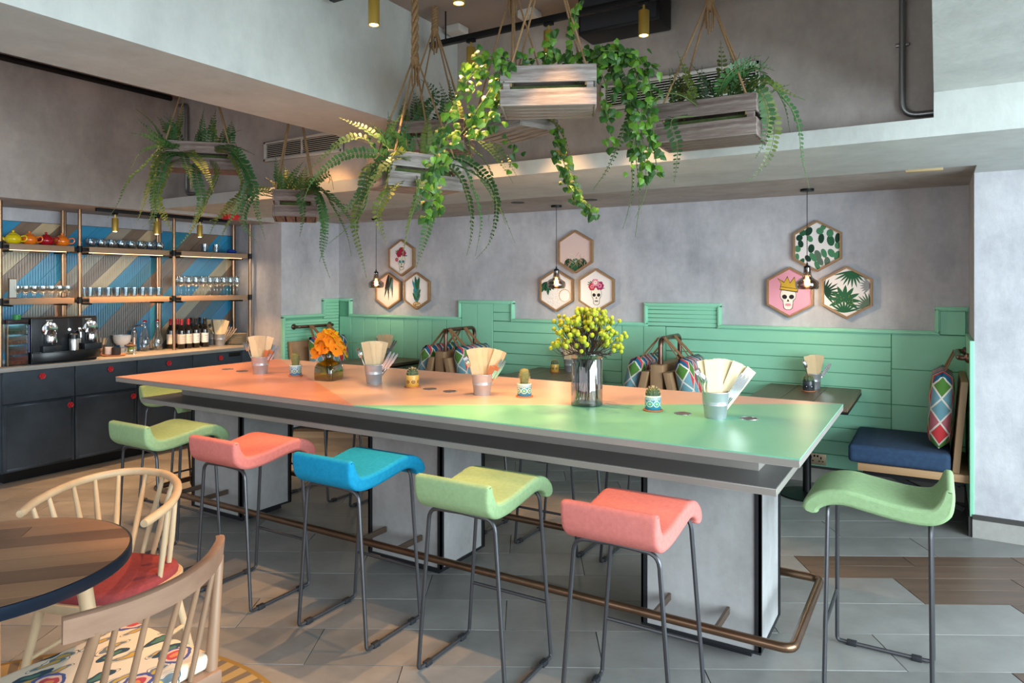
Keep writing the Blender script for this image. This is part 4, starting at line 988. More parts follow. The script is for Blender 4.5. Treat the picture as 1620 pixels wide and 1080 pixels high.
nms = ['leftmost cabinet of the dark steel counter', 'second dark steel cabinet from the left under the coffee machine', 'third dark steel cabinet, half hidden by the bar table', 'fourth dark steel cabinet under the wine bottles', 'narrow dark steel cabinet at the right end of the counter']
for i in range(5):
    a, b = units[i], units[i+1]; cy = (a+b)/2; t = thing('steel_cabinet', nms[i], 'cabinet', (-6.66, cy, 0), 0, 'dark steel counter cabinets')
    h = (b-a)/2; MB().box(-0.33, 0.285, -h, h, 0.09, 0.905).build('body', 'steel_dark', t)
    MB().box(-0.33, 0.23, -h+(0.04 if i == 0 else 0), h, 0, 0.09).build('toe_kick', 'black_metal', t)
    d = MB().box(0.285, 0.307, -h+0.003, h-0.003, 0.645, 0.90).build('drawer', 'steel_dark', t, bevel=0.0025, seg=1)
    if i < 4: valve_knob(d, 0.307, 0.02 if i else 0.01, 0.845)
    dd = MB().box(0.285, 0.307, -h+0.003, h-0.003, 0.095, 0.639).build('door', 'steel_dark', t, bevel=0.0025, seg=1)
    fr = MB()
    for (y0_, y1_, z0_, z1_) in ((-h+0.006, -h+0.03, 0.1, 0.634), (h-0.03, h-0.006, 0.1, 0.634), (-h+0.03, h-0.03, 0.1, 0.124), (-h+0.03, h-0.03, 0.61, 0.634)): fr.box(0.307, 0.3095, y0_, y1_, z0_, z1_)
    fr.build('door_frame', 'steel_dark', dd, bevel=0.001, seg=1)
    if i < 4: valve_knob(dd, 0.307, (h-0.045) if i < 2 else -h+0.06, 0.575)
    if i == 3: MB().box(0.307, 0.313, h-0.16, h-0.02, 0.845, 0.885).build('display', 'black_metal', d, bevel=0.002)
# diagonal board cladding
for nm, c1, c2, c3 in (('clad_blue', '#1f7aa6', '#2787b4', '#3593bb'), ('clad_teal', '#1a6a86', '#237791', '#2f839b'), ('clad_brown', '#6a5546', '#7b6453', '#8a7361'), ('clad_tan', '#b39a78', '#c0a885', '#cab492'), ('clad_grey', '#8f8272', '#9c9080', '#a89c8c')):
    wood(nm, c1, c2, c3, 'x', 3, 0.6, 0.12)
clad = struct(MB().box(-6.99, -6.983, 2.4, 5.29, 0.94, 2.165).build('wall_left_cladding', 'dark_strip'))
seq = ['clad_tan', 'clad_grey', 'clad_brown', 'clad_blue', 'clad_blue', 'clad_teal', 'clad_grey', 'clad_tan', 'clad_teal', 'clad_blue', 'clad_brown', 'clad_tan', 'clad_brown', 'clad_blue', 'clad_blue', 'clad_grey', 'clad_brown', 'clad_tan', 'clad_blue', 'clad_teal', 'clad_brown', 'clad_brown', 'clad_blue', 'clad_blue', 'clad_tan', 'clad_brown', 'clad_teal', 'clad_blue', 'clad_brown', 'clad_blue']
pw = 0.118; k = 0; q0 = 2.4-2.2
while True:
    s0 = q0+k*pw*math.sqrt(2); s1 = s0+pw*math.sqrt(2)-0.003
    if s0 > 5.3: break
    zc = 0.5*(0.94+2.165)
    for (za, zb_) in ((0.94, 2.165),):
        poly = [(s0+za, za), (s1+za, za), (s1+zb_, zb_), (s0+zb_, zb_)]
        pl = clip_poly([(p[0]-0.94, p[1]) for p in poly], 2.41, 5.28, 0.945, 2.16)
        if len(pl) >= 3:
            cx = sum(p[0] for p in pl)/len(pl); cz = sum(p[1] for p in pl)/len(pl)
            # local x runs along the board so the grain follows it
            c45 = math.sqrt(0.5); lp = [((p[0]-cx)*c45+(p[1]-cz)*c45, -(p[0]-cx)*c45+(p[1]-cz)*c45) for p in pl]
            mb = MB().prism(lp, 0.012+0.003*(k % 3 == 0), (0, 0, 0), (1, 0, 0), (0, 1, 0))
            o = mb.build('clad_board', seq[k % len(seq)], clad, loc=(-6.984, cx, cz))
            o.rotation_euler = Matrix(((0, 0, 1), (c45, -c45, 0), (c45, c45, 0))).to_euler()
    k += 1
# pipe shelving standing on the counter
sv = thing('pipe_shelving', 'copper pipe shelving with oak boards standing on the coffee counter', 'shelving', (-6.7, 4.0, 0.94))
O = Vector((-6.7, 4.0, 0.94)); PX = -6.62
posts = [(-6.45, 2.70), (PX, 3.40), (PX, 4.315), (PX, 5.235), (-6.86, 3.375), (-6.92, 3.42), (-6.86, 4.29), (-6.92, 4.35), (-6.86, 5.2), (-6.92, 5.255)]
for (x, y) in posts:
    p = MB().tube([(x-O.x, y-O.y, 0), (x-O.x, y-O.y, 1.34)], 0.0165, 10).build('post', 'copper_pipe', sv, smooth=True)
    for z in (0.52, 0.98): MB().tube([(x-O.x, y-O.y, z-0.03), (x-O.x, y-O.y, z+0.03)], 0.022, 10).build('clamp', 'black_metal', p, smooth=True)
emis('led_warm', '#ffcf9a', 3.0)
bays = [(2.83, 3.345), (3.475, 4.255), (4.385, 5.19)]
for (a, b) in bays:
    for zt in (1.945, 1.483):
        s = MB().box(-6.91-O.x, -6.60-O.x, a-O.y, b-O.y, zt-0.05-O.z, zt-O.z).build('shelf', 'shelf_oak', sv, bevel=0.003)
        if zt > 1.9:
            MB().box(-6.65-O.x, -6.635-O.x, a+0.02-O.y, b-0.05-O.y, zt-0.055-O.z, zt-0.05-O.z).build('led_strip', 'led_warm', s)
            d = area_light('shelf_light', (-6.65, (a+b)/2, zt-0.062), (0, 0, 0), 0.02, b-a-0.08, 3.0, (1.0, 0.72, 0.45))
        for yy in (a-0.025, b+0.025): MB().box(-6.635-O.x, -6.605-O.x, yy-0.03-O.y, yy+0.03-O.y, zt-0.04-O.z, zt-0.012-O.z).build('bracket', 'black_metal', sv, bevel=0.003)
        for yy in (a+0.04, b-0.04): MB().tube([(-6.86-O.x, yy-O.y, zt-0.06-O.z), (-6.64-O.x, yy-O.y, zt-0.06-O.z)], 0.008, 6).build('cross_bar', 'black_metal', sv)
def fluted_material():
    glass('fluted', '#dfe9ee', 0.05, 0.35, (0.6, 0.65, 0.7), edge=0.12)
fluted_material()
for (a, b, nm) in ((2.62, 3.36, 'behind the coffee machine'), (3.44, 4.27, 'behind the carafes'), (4.37, 5.17, 'behind the wine bottles')):
    mb = MB(); n = int((b-a)/0.011); vs = []
    for i in range(n+1):
        y = a+(b-a)*i/n; x = -6.952+(0.0035 if i % 2 else 0); vs += [(x, y, 0.945), (x, y, 1.885)]
    mb.add(vs, [(2*i, 2*i+2, 2*i+3, 2*i+1) for i in range(n)])
    o = mb.build('fluted_panel', 'fluted'); tag(o, 'ribbed clear panel over the diagonal boards ' + nm, 'panel')

# ------------------------------------------------------------------ shelf contents
for n_, c in (('pot_y', '#e3c911'), ('pot_o', '#ee7a1c'), ('pot_r', '#a81424')): mat(n_, c, 0.2, coat=0.4)
def teapot(px, m, label):
    X_ = -6.70; t = thing('teapot', label, 'teapot', (X_, yl(px, X_), 1.945), -0.55, 'teapots on the shelf'); 
    MB().lathe([(0.001, 0), (0.034, 0), (0.05, 0.012), (0.060, 0.035), (0.0595, 0.052), (0.048, 0.074), (0.034, 0.083), (0.001, 0.083)], 24).build('body', m, t, smooth=True, ang=60)
    l = MB().lathe([(0.034, 0.083), (0.028, 0.092), (0.012, 0.098), (0.006, 0.1), (0.011, 0.108), (0.009, 0.116), (0.001, 0.118)], 18).build('lid', m, t, smooth=True, ang=70)
    MB().tube(spline([(0, 0.054, 0.066), (0, 0.085, 0.072), (0, 0.095, 0.05), (0, 0.082, 0.028), (0, 0.052, 0.025)], 5), 0.0055, 8).build('handle', m, t, smooth=True)
    MB().tube(spline([(0, -0.05, 0.035), (0, -0.075, 0.05), (0, -0.092, 0.078)], 4), [0.016, 0.0145, 0.013, 0.0115, 0.010, 0.009, 0.0085, 0.008, 0.008], 10).build('spout', m, t, smooth=True)
teapot(21, 'pot_y', 'yellow teapot on the upper left shelf'); teapot(46.5, 'pot_o', 'orange teapot next to the yellow teapot'); teapot(73, 'pot_r', 'dark red teapot on the upper left shelf'); teapot(98, 'pot_o', 'orange teapot at the right end of the upper left shelf')
def glass_thing(name, me, X_, y, z, label, group, cat='glass'):
    o = link(name, me, None, loc=(X_, y, z)); return tag(o, label, cat, group)
TUM = MB().shell([(0.001, 0.003), (0.028, 0.0), (0.033, 0.006), (0.040, 0.03), (0.0415, 0.055), (0.038, 0.082), (0.036, 0.082), (0.039, 0.055), (0.038, 0.03), (0.03, 0.012), (0.001, 0.011)], 18).mesh('tumbler', 'tumbler_glass', smooth=True)
HIB = MB().shell([(0.001, 0.002), (0.032, 0.0), (0.034, 0.004), (0.037, 0.09), (0.035, 0.09), (0.032, 0.012), (0.001, 0.01)], 18).mesh('tumbler', 'tumbler_glass', smooth=True)
WINE = MB().shell([(0.032, 0.0), (0.031, 0.002), (0.008, 0.006), (0.004, 0.012), (0.0035, 0.09), (0.006, 0.097), (0.022, 0.108), (0.035, 0.13), (0.037, 0.15), (0.034, 0.185), (0.030, 0.205), (0.0285, 0.205), (0.035, 0.15), (0.02, 0.112), (0.001, 0.103)], 18).mesh('wine_glass', 'clear_glass', smooth=True)
SHRT = MB().shell([(0.028, 0.0), (0.006, 0.004), (0.004, 0.01), (0.004, 0.035), (0.012, 0.042), (0.030, 0.058), (0.034, 0.08), (0.033, 0.105), (0.0315, 0.105), (0.031, 0.08), (0.012, 0.046), (0.001, 0.042)], 18).mesh('stemmed_glass', 'clear_glass', smooth=True)
for i in range(8):
    glass_thing('tumbler', TUM, -6.67, 3.525+i*0.095, 1.945, ORD[i]+' round clear tumbler from the left on the upper middle shelf', 'tumblers on the upper middle shelf')
for r in range(2):
    for i in range(9): glass_thing('tumbler', HIB, -6.67-0.1*r, 3.52+i*0.083, 1.4845, '%s straight clear tumbler from the left in the %s row on the lower middle shelf' % (ORD[i], ('front', 'back')[r]), 'tumblers on the lower middle shelf')
    for i in range(7): glass_thing('stemmed_glass', SHRT, -6.67-0.1*r, 2.92+i*0.068+0.03*r, 1.4845, '%s short stemmed glass from the left in the %s row on the lower left shelf' % (ORD[i], ('front', 'back')[r]), 'short stemmed glasses on the lower left shelf')
    for i in range(9): glass_thing('wine_glass', WINE, -6.67-0.1*r, 4.43+i*0.084+0.035*r, 1.4845, '%s tall wine glass from the left in the %s row on the lower right shelf' % (ORD[i], ('front', 'back')[r]), 'wine glasses on the lower right shelf')
for i, y in enumerate((4.72, 4.86)):
    glass_thing('glass_jar', HIB, -6.7, y, 1.945, ('left', 'right')[i]+' glass jar of the pair on the upper right shelf behind the fern', 'glass jars on the upper right shelf', 'jar')
mat('cloth_blue', '#16389a', 0.8)
mb = MB()
for i in range(9): mb.ball((random.uniform(-.03, .03), random.uniform(-.06, .06), 0.018+random.uniform(0, .012)), 0.03, 8, 6, sq=(1, 1.2, 0.55))
tag(mb.build('folded_cloth', 'cloth_blue', smooth=True, loc=(-6.7, 5.08, 1.945)), 'crumpled royal blue cloth at the end of the upper right shelf', 'cloth')
mat('card_white', '#c8d2cf', 0.6)
t = thing('menu_card', 'small framed white card at the left end of the lower left shelf', 'card', (-6.66, 2.88, 1.4845), 0.2)
MB().box(-0.004, 0.004, -0.035, 0.035, 0, 0.17).build('frame', 'leather_brown', t); MB().box(0.004, 0.006, -0.029, 0.029, 0.008, 0.162).build('card', 'card_white', t)

# ------------------------------------------------------------------ things on the counter
ZC = 0.94
# capsule rack
mat('acrylic_dark', '#2a2228', 0.25); mat('capsule_a', '#3a2a26', 0.35, 0.4); mat('capsule_b', '#6a4438', 0.35, 0.4); mat('capsule_c', '#8a7a55', 0.35, 0.4); glass('acrylic', '#bcd6dc', 0.2, 0.1)
t = thing('capsule_rack', 'clear stacked drawer rack of coffee capsules left of the machine', 'rack', (-6.475, 2.80, ZC), 0.05)
MB().box(-0.13, 0.09, -0.075, 0.075, 0.34, 0.375).build('top', 'acrylic_dark', t, bevel=0.004)
MB().box(-0.13, 0.085, -0.075, -0.07, 0, 0.34).box(-0.13, 0.085, 0.07, 0.075, 0, 0.34).box(-0.13, -0.125, -0.07, 0.07, 0, 0.34).box(-0.13, 0.085, -0.07, 0.07, 0, 0.005).build('case', 'acrylic', t)
for i in range(4):
    z = 0.01+i*0.082; dr = MB().box(0.08, 0.086, -0.068, 0.068, z, z+0.07).box(-0.12, 0.08, -0.068, 0.068, z, z+0.004).build('drawer', 'acrylic', t)
    for j in range(8): MB().lathe([(0.012, 0), (0.017, 0.024), (0.0185, 0.026), (0.001, 0.028)], 12, (0.058-0.037*(j // 4), -0.05+0.0333*(j % 4), z+0.005)).build('capsule', ['capsule_c', 'capsule_a', 'capsule_b', 'capsule_a'][i], dr, smooth=True)
g2 = MB().lathe([(0.001, 0), (0.028, 0), (0.03, 0.035), (0.026, 0.04), (0.001, 0.04)], 18).build('green_tin', mat('tin_green', '#2a8a4a', 0.4).name, smooth=True, loc=(-6.475, 2.83, ZC+0.375)); tag(g2, 'small green tin on top of the capsule rack', 'tin')
# coffee machine
mat('machine_black', '#17191d', 0.3, 0.2); mat('machine_panel', '#2b3036', 0.35, 0.3); mat('chrome', '#cfcfd2', 0.08, 1.0); emis('key_light', '#e8f4ff', 3.0); mat('machine_side', '#8a86b8', 0.4); mat('milk_steel', '#b9babb', 0.3, 0.9)
t = thing('coffee_machine', 'wide black twin head coffee machine on the counter', 'coffee machine', (-6.505, 3.16, ZC), 0.02)
b = MB().box(-0.085, 0.10, -0.26, 0.28, 0.0, 0.385).build('body', 'machine_black', t, bevel=0.012)
MB().box(-0.07, 0.08, -0.266, -0.26, 0.1, 0.33).build('side_panel', 'machine_side', b, bevel=0.003)
for (a, c, m) in ((-0.25, 0.03, 'machine_panel'), (0.03, 0.15, 'machine_black'), (0.15, 0.275, 'machine_panel')): MB().box(0.10, 0.106, a, c, 0.10, 0.37).build('front_panel', m, b, bevel=0.002)
arc = [(0.10, -0.26)]+[(0.10+0.085*math.sin(PI*i/14)**0.7, -0.25+0.56*i/14) for i in range(15)]+[(0.10, 0.31)]
MB().prism(arc, 0.075, (0, 0, 0.02)).build('drip_tray', 'machine_black', t, bevel=0.004)
MB().prism([(p[0]-0.006 if p[0] > 0.11 else p[0], p[1]*0.97) for p in arc], 0.004, (0, 0, 0.095)).build('drip_grid', 'machine_panel', t)
RX = Matrix.Rotation(PI/2, 3, 'Y')
for y in (-0.12, 0.215):
    hd = MB().lathe([(0.0, 0), (0.062, 0), (0.066, 0.006), (0.062, 0.014), (0.04, 0.018), (0.0, 0.018)], 28, (0.106, y, 0.285), R=RX).build('dial', 'chrome', t, smooth=True)
    sp_ = MB(); sp_.lathe([(0.045, -0.07), (0.047, -0.03), (0.04, 0.01), (0.028, 0.035), (0.001, 0.04)], 20, (0.135, y, 0.245)); sp_.build('brew_head', 'chrome', hd, smooth=True)
    MB().tube([(0.15, y, 0.185), (0.15, y, 0.16)], 0.008, 8).build('spout', 'machine_black', hd, smooth=True)
    for k in (-1, 0, 1): MB().lathe([(0.0, 0), (0.009, 0), (0.009, 0.003), (0.0, 0.003)], 12, (0.122, y+k*0.026, 0.333-abs(k)*0.007), R=RX).build('button', 'key_light', hd)
    MB().box(0.10, 0.16, y-0.075, y+0.075, 0.095, 0.15).build('cup_stand', 'machine_panel', t, bevel=0.004)
MB().lathe([(0.001, 0), (0.036, 0), (0.037, 0.09), (0.034, 0.1), (0.001, 0.1)], 22, (0.15, 0.055, 0.099)).build('milk_jug', 'milk_steel', t, smooth=True)
MB().lathe([(0.037, 0.1), (0.037, 0.135), (0.02, 0.145), (0.001, 0.146)], 20, (0.15, 0.055, 0.099)).build('jug_lid', 'machine_black', t, smooth=True)
for y in (0.04, 0.125): MB().lathe([(0.006, 0), (0.011, 0), (0.011, 0.002), (0.006, 0.002), (0.006, 0)], 14, (0.107, y, 0.275), R=RX).build('icon', 'key_light', t)
MB().tube(spline([(0.10, 0.10, 0.25), (0.16, 0.10, 0.27), (0.17, 0.10, 0.21), (0.165, 0.1, 0.16)], 5), 0.011, 10).build('steam_pipe', 'chrome', t, smooth=True)
wr = MB()
for y in (-0.12, 0.2):
    for k in range(7): wr.box(0.1062, 0.1066, y-0.026+k*0.0075, y-0.026+k*0.0075+0.005, 0.356, 0.363)
wr.build('wordmark', 'card_white', t)
# jars, bowls and bottles
mat('cookie', '#c08a4c', 0.8, rand=0.2); mat('ceramic', '#dfe0df', 0.25, coat=0.3); mat('slate', '#2b2b2d', 0.7); mat('lime', '#8fa02a', 0.5); mat('lime_cut', '#cfcf86', 0.5); mat('stick_wood', '#c8ad88', 0.8)
JAR = MB().shell([(0.001, 0.003), (0.045, 0.0), (0.05, 0.008), (0.05, 0.09), (0.04, 0.1), (0.036, 0.105)], 20)
def jar(px, X_, h, r, label, fill, lidm):
    t = thing('glass_jar', label, 'jar', (X_, yl(px, X_), ZC))
    MB().shell([(0.001, 0.003), (r*0.92, 0.0), (r, 0.008), (r, h*0.82), (r*0.85, h*0.95), (r*0.8, h)], 22).build('wall', 'clear_glass', t, smooth=True)
    ld = MB().lathe([(r*0.82, h), (r*0.86, h+0.008), (r*0.5, h+0.016), (0.012, h+0.02), (0.014, h+0.034), (0.001, h+0.04)], 20).build('lid', lidm, t, smooth=True)
    for i in range(fill[2]):
        a = random.uniform(0, 6.28); q = random.uniform(0, r*0.62); z = 0.02+(i/fill[2])*h*0.66
        MB().ball((q*math.cos(a), q*math.sin(a), z), fill[1], 8, 5, sq=(1, 1, 0.6)).build(fill[0], fill[3][i % len(fill[3])], t, smooth=True)
jar(152, -6.62, 0.115, 0.052, 'glass jar of biscuits beside the coffee machine', ('biscuit', 0.026, 14, ['cookie']), 'clear_glass')
jar(207, -6.58, 0.075, 0.052, 'low glass jar of cut limes on the counter', ('lime_wedge', 0.022, 10, ['lime', 'lime_cut']), 'leather_brown')
t = thing('stirrer_cup', 'cup of wooden stirrers behind the biscuit jar', 'cup', (-6.80, yl(160, -6.80), ZC))
MB().lathe([(0.001, 0), (0.032, 0), (0.036, 0.09), (0.034, 0.09), (0.03, 0.006), (0.001, 0.006)], 18).build('cup', 'slate', t, smooth=True)
for i in range(14): a = random.uniform(0, 6.28); MB().beam((0.01*math.cos(a), 0.01*math.sin(a), 0.01), (0.05*math.cos(a), 0.06*math.sin(a), 0.155), 0.006, 0.0015, up=(math.cos(a), math.sin(a), 0)).build('stirrer', 'stick_wood', t)
t = thing('white_bowl', 'white ceramic bowl on a stand behind the lime jar', 'bowl', (-6.86, yl(193, -6.86), ZC))
MB().lathe([(0.001, 0), (0.05, 0), (0.05, 0.04), (0.02, 0.05), (0.02, 0.07), (0.001, 0.07)], 20).build('stand', 'ceramic', t, smooth=True)
MB().lathe([(0.001, 0.07), (0.045, 0.07), (0.072, 0.095), (0.082, 0.135), (0.082, 0.165), (0.078, 0.165), (0.075, 0.13), (0.05, 0.085), (0.001, 0.08)], 24).build('bowl', 'ceramic', t, smooth=True)
t = thing('wooden_tray', 'small round wooden tray on the counter under two cups', 'tray', (-6.55, yl(180, -6.55), ZC))
MB().lathe([(0.001, 0), (0.095, 0), (0.1, 0.006), (0.1, 0.012), (0.095, 0.012), (0.09, 0.008), (0.001, 0.008)], 28).build('tray', 'saucer_wood', t, smooth=True)
CUP = [(0.001, 0), (0.036, 0), (0.038, 0.004), (0.038, 0.066), (0.036, 0.066), (0.035, 0.008), (0.001, 0.008)]
for px, m, lb, dx in ((173, 'ceramic', 'white ceramic cup on the wooden tray', -6.6), (184, 'slate', 'black chalkboard cup on the wooden tray', -6.52)):
    tag(MB().lathe(CUP, 20).build('cup', m, smooth=True, loc=(dx, yl(px, dx), ZC+0.0125)), lb, 'cup')
t = thing('coffee_grinder', 'slim chrome hand grinder left of the glass carafes', 'grinder', (-6.86, yl(212, -6.86), ZC))
MB().lathe([(0.001, 0), (0.028, 0), (0.026, 0.12), (0.028, 0.13), (0.028, 0.2), (0.015, 0.215), (0.001, 0.216)], 18).build('body', 'chrome', t, smooth=True)
MB().tube(spline([(0, 0, 0.215), (0, 0.01, 0.24), (0, 0.05, 0.25), (0, 0.075, 0.25)], 4), 0.006, 8).build('crank', 'copper_pipe', t, smooth=True)
MB().ball((0, 0.08, 0.252), 0.014, 10, 7).build('handle_knob', 'chrome', t, smooth=True)
for px, lb in ((229, 'left of two clear glass carafes with clip stoppers'), (249, 'right of two clear glass carafes with clip stoppers')):
    t = thing('glass_carafe', lb, 'bottle', (-6.75, yl(px, -6.75), ZC), 0, 'glass carafes')
    MB().shell([(0.001, 0.004), (0.04, 0.0), (0.044, 0.01), (0.05, 0.06), (0.048, 0.11), (0.034, 0.17), (0.019, 0.22), (0.015, 0.27), (0.017, 0.275), (0.0165, 0.29)], 22).build('bottle', 'tumbler_glass', t, smooth=True)
    MB().lathe([(0.016, 0.29), (0.018, 0.3), (0.012, 0.308), (0.001, 0.309)], 14).build('stopper', 'pot_r', t, smooth=True)
    MB().tube(fillet([(0, 0.018, 0.25), (0, 0.024, 0.3), (0, 0, 0.315), (0, -0.024, 0.3), (0, -0.018, 0.25)], 0.01, 3), 0.0012, 5).build('clip', 'steel', t)
mat('wine_glass_dark', '#14120f', 0.08, coat=0.5); mat('label_cream', '#d9cfc4', 0.7); mat('label_white', '#dfe3e4', 0.7); mat('foil_red', '#8e1f2c', 0.35, 0.3); mat('foil_black', '#18181a', 0.35, 0.3); mat('label_teal', '#4d8a94', 0.7)
def wine(px, X_, foil, lab, label):
    t = thing('wine_bottle', label, 'bottle', (X_, yl(px, X_), ZC), 0, 'wine bottles on the counter')
    MB().lathe([(0.001, 0.0), (0.034, 0), (0.037, 0.005), (0.037, 0.185), (0.033, 0.205), (0.018, 0.232), (0.0145, 0.25), (0.0145, 0.3), (0.001, 0.3)], 20).build('bottle', 'wine_glass_dark', t, smooth=True)
    MB().lathe([(0.0155, 0.238), (0.0155, 0.303), (0.013, 0.306), (0.001, 0.306)], 16).build('foil', foil, t, smooth=True)
    l = MB().shell([(0.0376, 0.05), (0.0376, 0.15)], 24).build('label', lab, t, smooth=True)
    tx = MB()
    for k in range(3): 
        for j in range(5): a = -0.5+0.2*j; tx.box(0.0379*math.cos(a), 0.0379*math.cos(a)+0.0004, 0.0379*math.sin(a)-0.0022, 0.0379*math.sin(a)+0.0022, 0.075+k*0.022, 0.078+k*0.022+0.004*(k == 2))
    tx.build('label_print', 'label_teal' if lab == 'label_white' else 'p_grey', l)
wine(270, -6.78, 'foil_red', 'label_cream', 'red foil wine bottle left of the shelving post')
wine(281, -6.82, 'foil_red', 'label_cream', 'red foil wine bottle mostly behind the shelving post')
wine(287, -6.68, 'foil_red', 'label_cream', 'cream label wine bottle just right of the shelving post')
wine(298, -6.68, 'foil_red', 'label_cream', 'cream label red foil wine bottle, second right of the post')
wine(302, -6.84, 'foil_black', 'label_white', 'black foil wine bottle at the back behind the cream labels')
wine(310, -6.68, 'foil_black', 'label_white', 'white label black foil wine bottle in the front row')
wine(316, -6.84, 'foil_black', 'label_white', 'black foil wine bottle at the back between the white labels')
wine(324, -6.68, 'foil_black', 'label_white', 'rightmost wine bottle with a white label')
cutlery_bucket(-6.86, yl(336, -6.86), ZC, 'zinc cutlery bucket behind the wine bottles on the counter', 4, NAP, False, s=1.2)
cutlery_bucket(-6.72, yl(348, -6.72), ZC, 'zinc cutlery bucket between the wine bottles and the plates', 4, NAPL, False, s=1.2, nk=4)
mat('plate_cream', '#cfc0a0', 0.4)
PLATE = MB().lathe([(0.001, 0), (0.06, 0), (0.095, 0.009), (0.112, 0.011), (0.112, 0.013), (0.09, 0.0125), (0.06, 0.005), (0.001, 0.005)], 28).mesh('plate', 'plate_cream', smooth=True)
for i in range(12):
    o = link('plate', PLATE, None, loc=(-6.69+random.uniform(-.003, .003), yl(374, -6.69)+random.uniform(-.003, .003), ZC+i*0.0095)); tag(o, ORD[i]+' cream plate from the bottom of the stack at the counter end', 'plate', 'stack of cream plates')
# track and spots over the counter
def spot_lamp(x, y, ztop, label, energy, drop=0.05, r=0.03, ln=0.137, aim=(0, 0), size=64, group='brass cylinder spotlights', blend=0.35, col=(1.0, 0.52, 0.21)):
    t = thing('spotlight', label, 'lamp', (x, y, ztop), 0, group)
    MB().box(-0.03, 0.03, -0.013, 0.013, -0.018, 0).build('adapter', 'black_metal', t, bevel=0.003)
    MB().tube([(0, 0, -0.015), (0, 0, -drop)], 0.007, 8).build('stem', 'brass', t, smooth=True)
    MB().lathe([(0.001, -drop), (r*0.94, -drop), (r, -drop-0.003), (r, -drop-ln), (r*0.86, -drop-ln), (r*0.8, -drop-ln+0.012), (0.001, -drop-ln+0.012)], 24).build('cylinder', 'brass', t, smooth=True)
    MB().lathe([(0.001, -drop-ln-0.004), (r*0.45, -drop-ln-0.003), (r*0.8, -drop-ln+0.004), (0.001, -drop-ln+0.006)], 20).build('lens', 'spot_glow', t, smooth=True)
    d = bpy.data.lights.new('spot_beam', 'SPOT'); d.energy = energy; d.color = col; d.spot_size = math.radians(size); d.spot_blend = blend; d.shadow_soft_size = 0.022
    o = bpy.data.objects.new('spot_beam', d); COL.objects.link(o); o.parent = t; o.location = (0, 0, -drop-ln-0.012); o.rotation_euler = (aim[0], aim[1], 0)
    return t
emis('spot_glow', '#ffd9a0', 9.0)
trk = MB().box(-0.016, 0.016, 3.4, 4.75, -0.02, 0.01).build('track_rail', 'black_metal', bevel=0.002, loc=(-6.35, 0, 2.27)); tag(trk, 'black lighting track under the soffit above the coffee counter', 'track')
for px, nm in ((182, 'leftmost small brass spotlight over the coffee counter'), (248, 'middle small brass spotlight over the coffee counter'), (316, 'right small brass spotlight over the coffee counter behind fern leaves')):
    spot_lamp(-6.35, yl(px, -6.35), 2.25, nm, 65, 0.05, 0.027, 0.12, size=100, aim=(0, 0.06))
# ------------------------------------------------------------------ ceiling tracks and spots
for (y, nm, segs) in ((3.69, 'rear', ((-2.86, 0.0),)), (2.80, 'front', ((-2.86, 0.0),))):
    for (a, b) in segs:
        t = thing('track_rail', 'long black suspended lighting track %s' % ('in front of the upper back wall' if nm == 'rear' else 'nearer the viewer, above the front table edge'), 'track', ((a+b)/2, y, 3.16))
        MB().box(a-(a+b)/2, b-(a+b)/2, -0.018, 0.018, 0, 0.035).build('rail', 'black_metal', t, bevel=0.002)
        for x in (a+0.12, (a+b)/2, b-0.15): MB().tube([(x-(a+b)/2, 0, 0.035), (x-(a+b)/2, 0, 0.22)], 0.005, 6).build('rod', 'black_metal', t)
def pair(i): return ('first', 'second', 'third', 'fourth')[i]
for i, x in enumerate((-2.54, -1.98, -1.385)):
    spot_lamp(x, 3.69, 3.16, '%s brass spotlight from the left on the rear ceiling track' % pair(i), SPOT_E, aim=(-0.12, 0.05*(i-1)))
for i, x in enumerate((-2.55, -2.0, -1.42)):
    spot_lamp(x, 2.80, 3.16, '%s brass spotlight from the left on the front ceiling track' % pair(i), SPOT_E*(1.6, 1.6, 0.9)[i], aim=(-0.12, 0.0))
for i, (x, y) in enumerate(((-4.15, 3.72), (-4.75, 3.5), (-3.95, 2.5), (-4.6, 2.5), (-3.3, 1.2))):
    if i < 4: spot_lamp(x, y, 3.38, '%s brass ceiling spotlight left of the big beam' % pair(i), SPOT_E*1.1, aim=(0.0, 0.0))
t = thing('loudspeaker', 'long black box hung high in front of the upper back wall', 'speaker', (-1.62, 3.98, 3.12))
MB().box(-0.26, 0.26, -0.10, 0.11, 0, 0.24).build('cabinet', 'black_metal', t, bevel=0.015); MB().box(-0.24, 0.24, -0.106, -0.10, 0.02, 0.22).build('front_grille', 'stool_cap', t)
for i, (x, y) in enumerate(((-2.84, 3.95), (-2.27, 3.97))):
    o = MB().box(-0.06, 0.06, -0.06, 0.06, 0.02, 0.07).build('ceiling_box', 'white_grille', bevel=0.008, loc=(x, y, 3.31)); tag(o, ('left', 'right')[i]+' white box fixed to the ceiling above the rear track', 'box')
al = MB().box(-0.05, 0.05, -0.08, 0.08, -0.05, 0).build('alarm_box', 'red_plastic', bevel=0.008, loc=(-6.12, 4.62, 2.31)); tag(al, 'red alarm box under the slab behind the left fern', 'box')

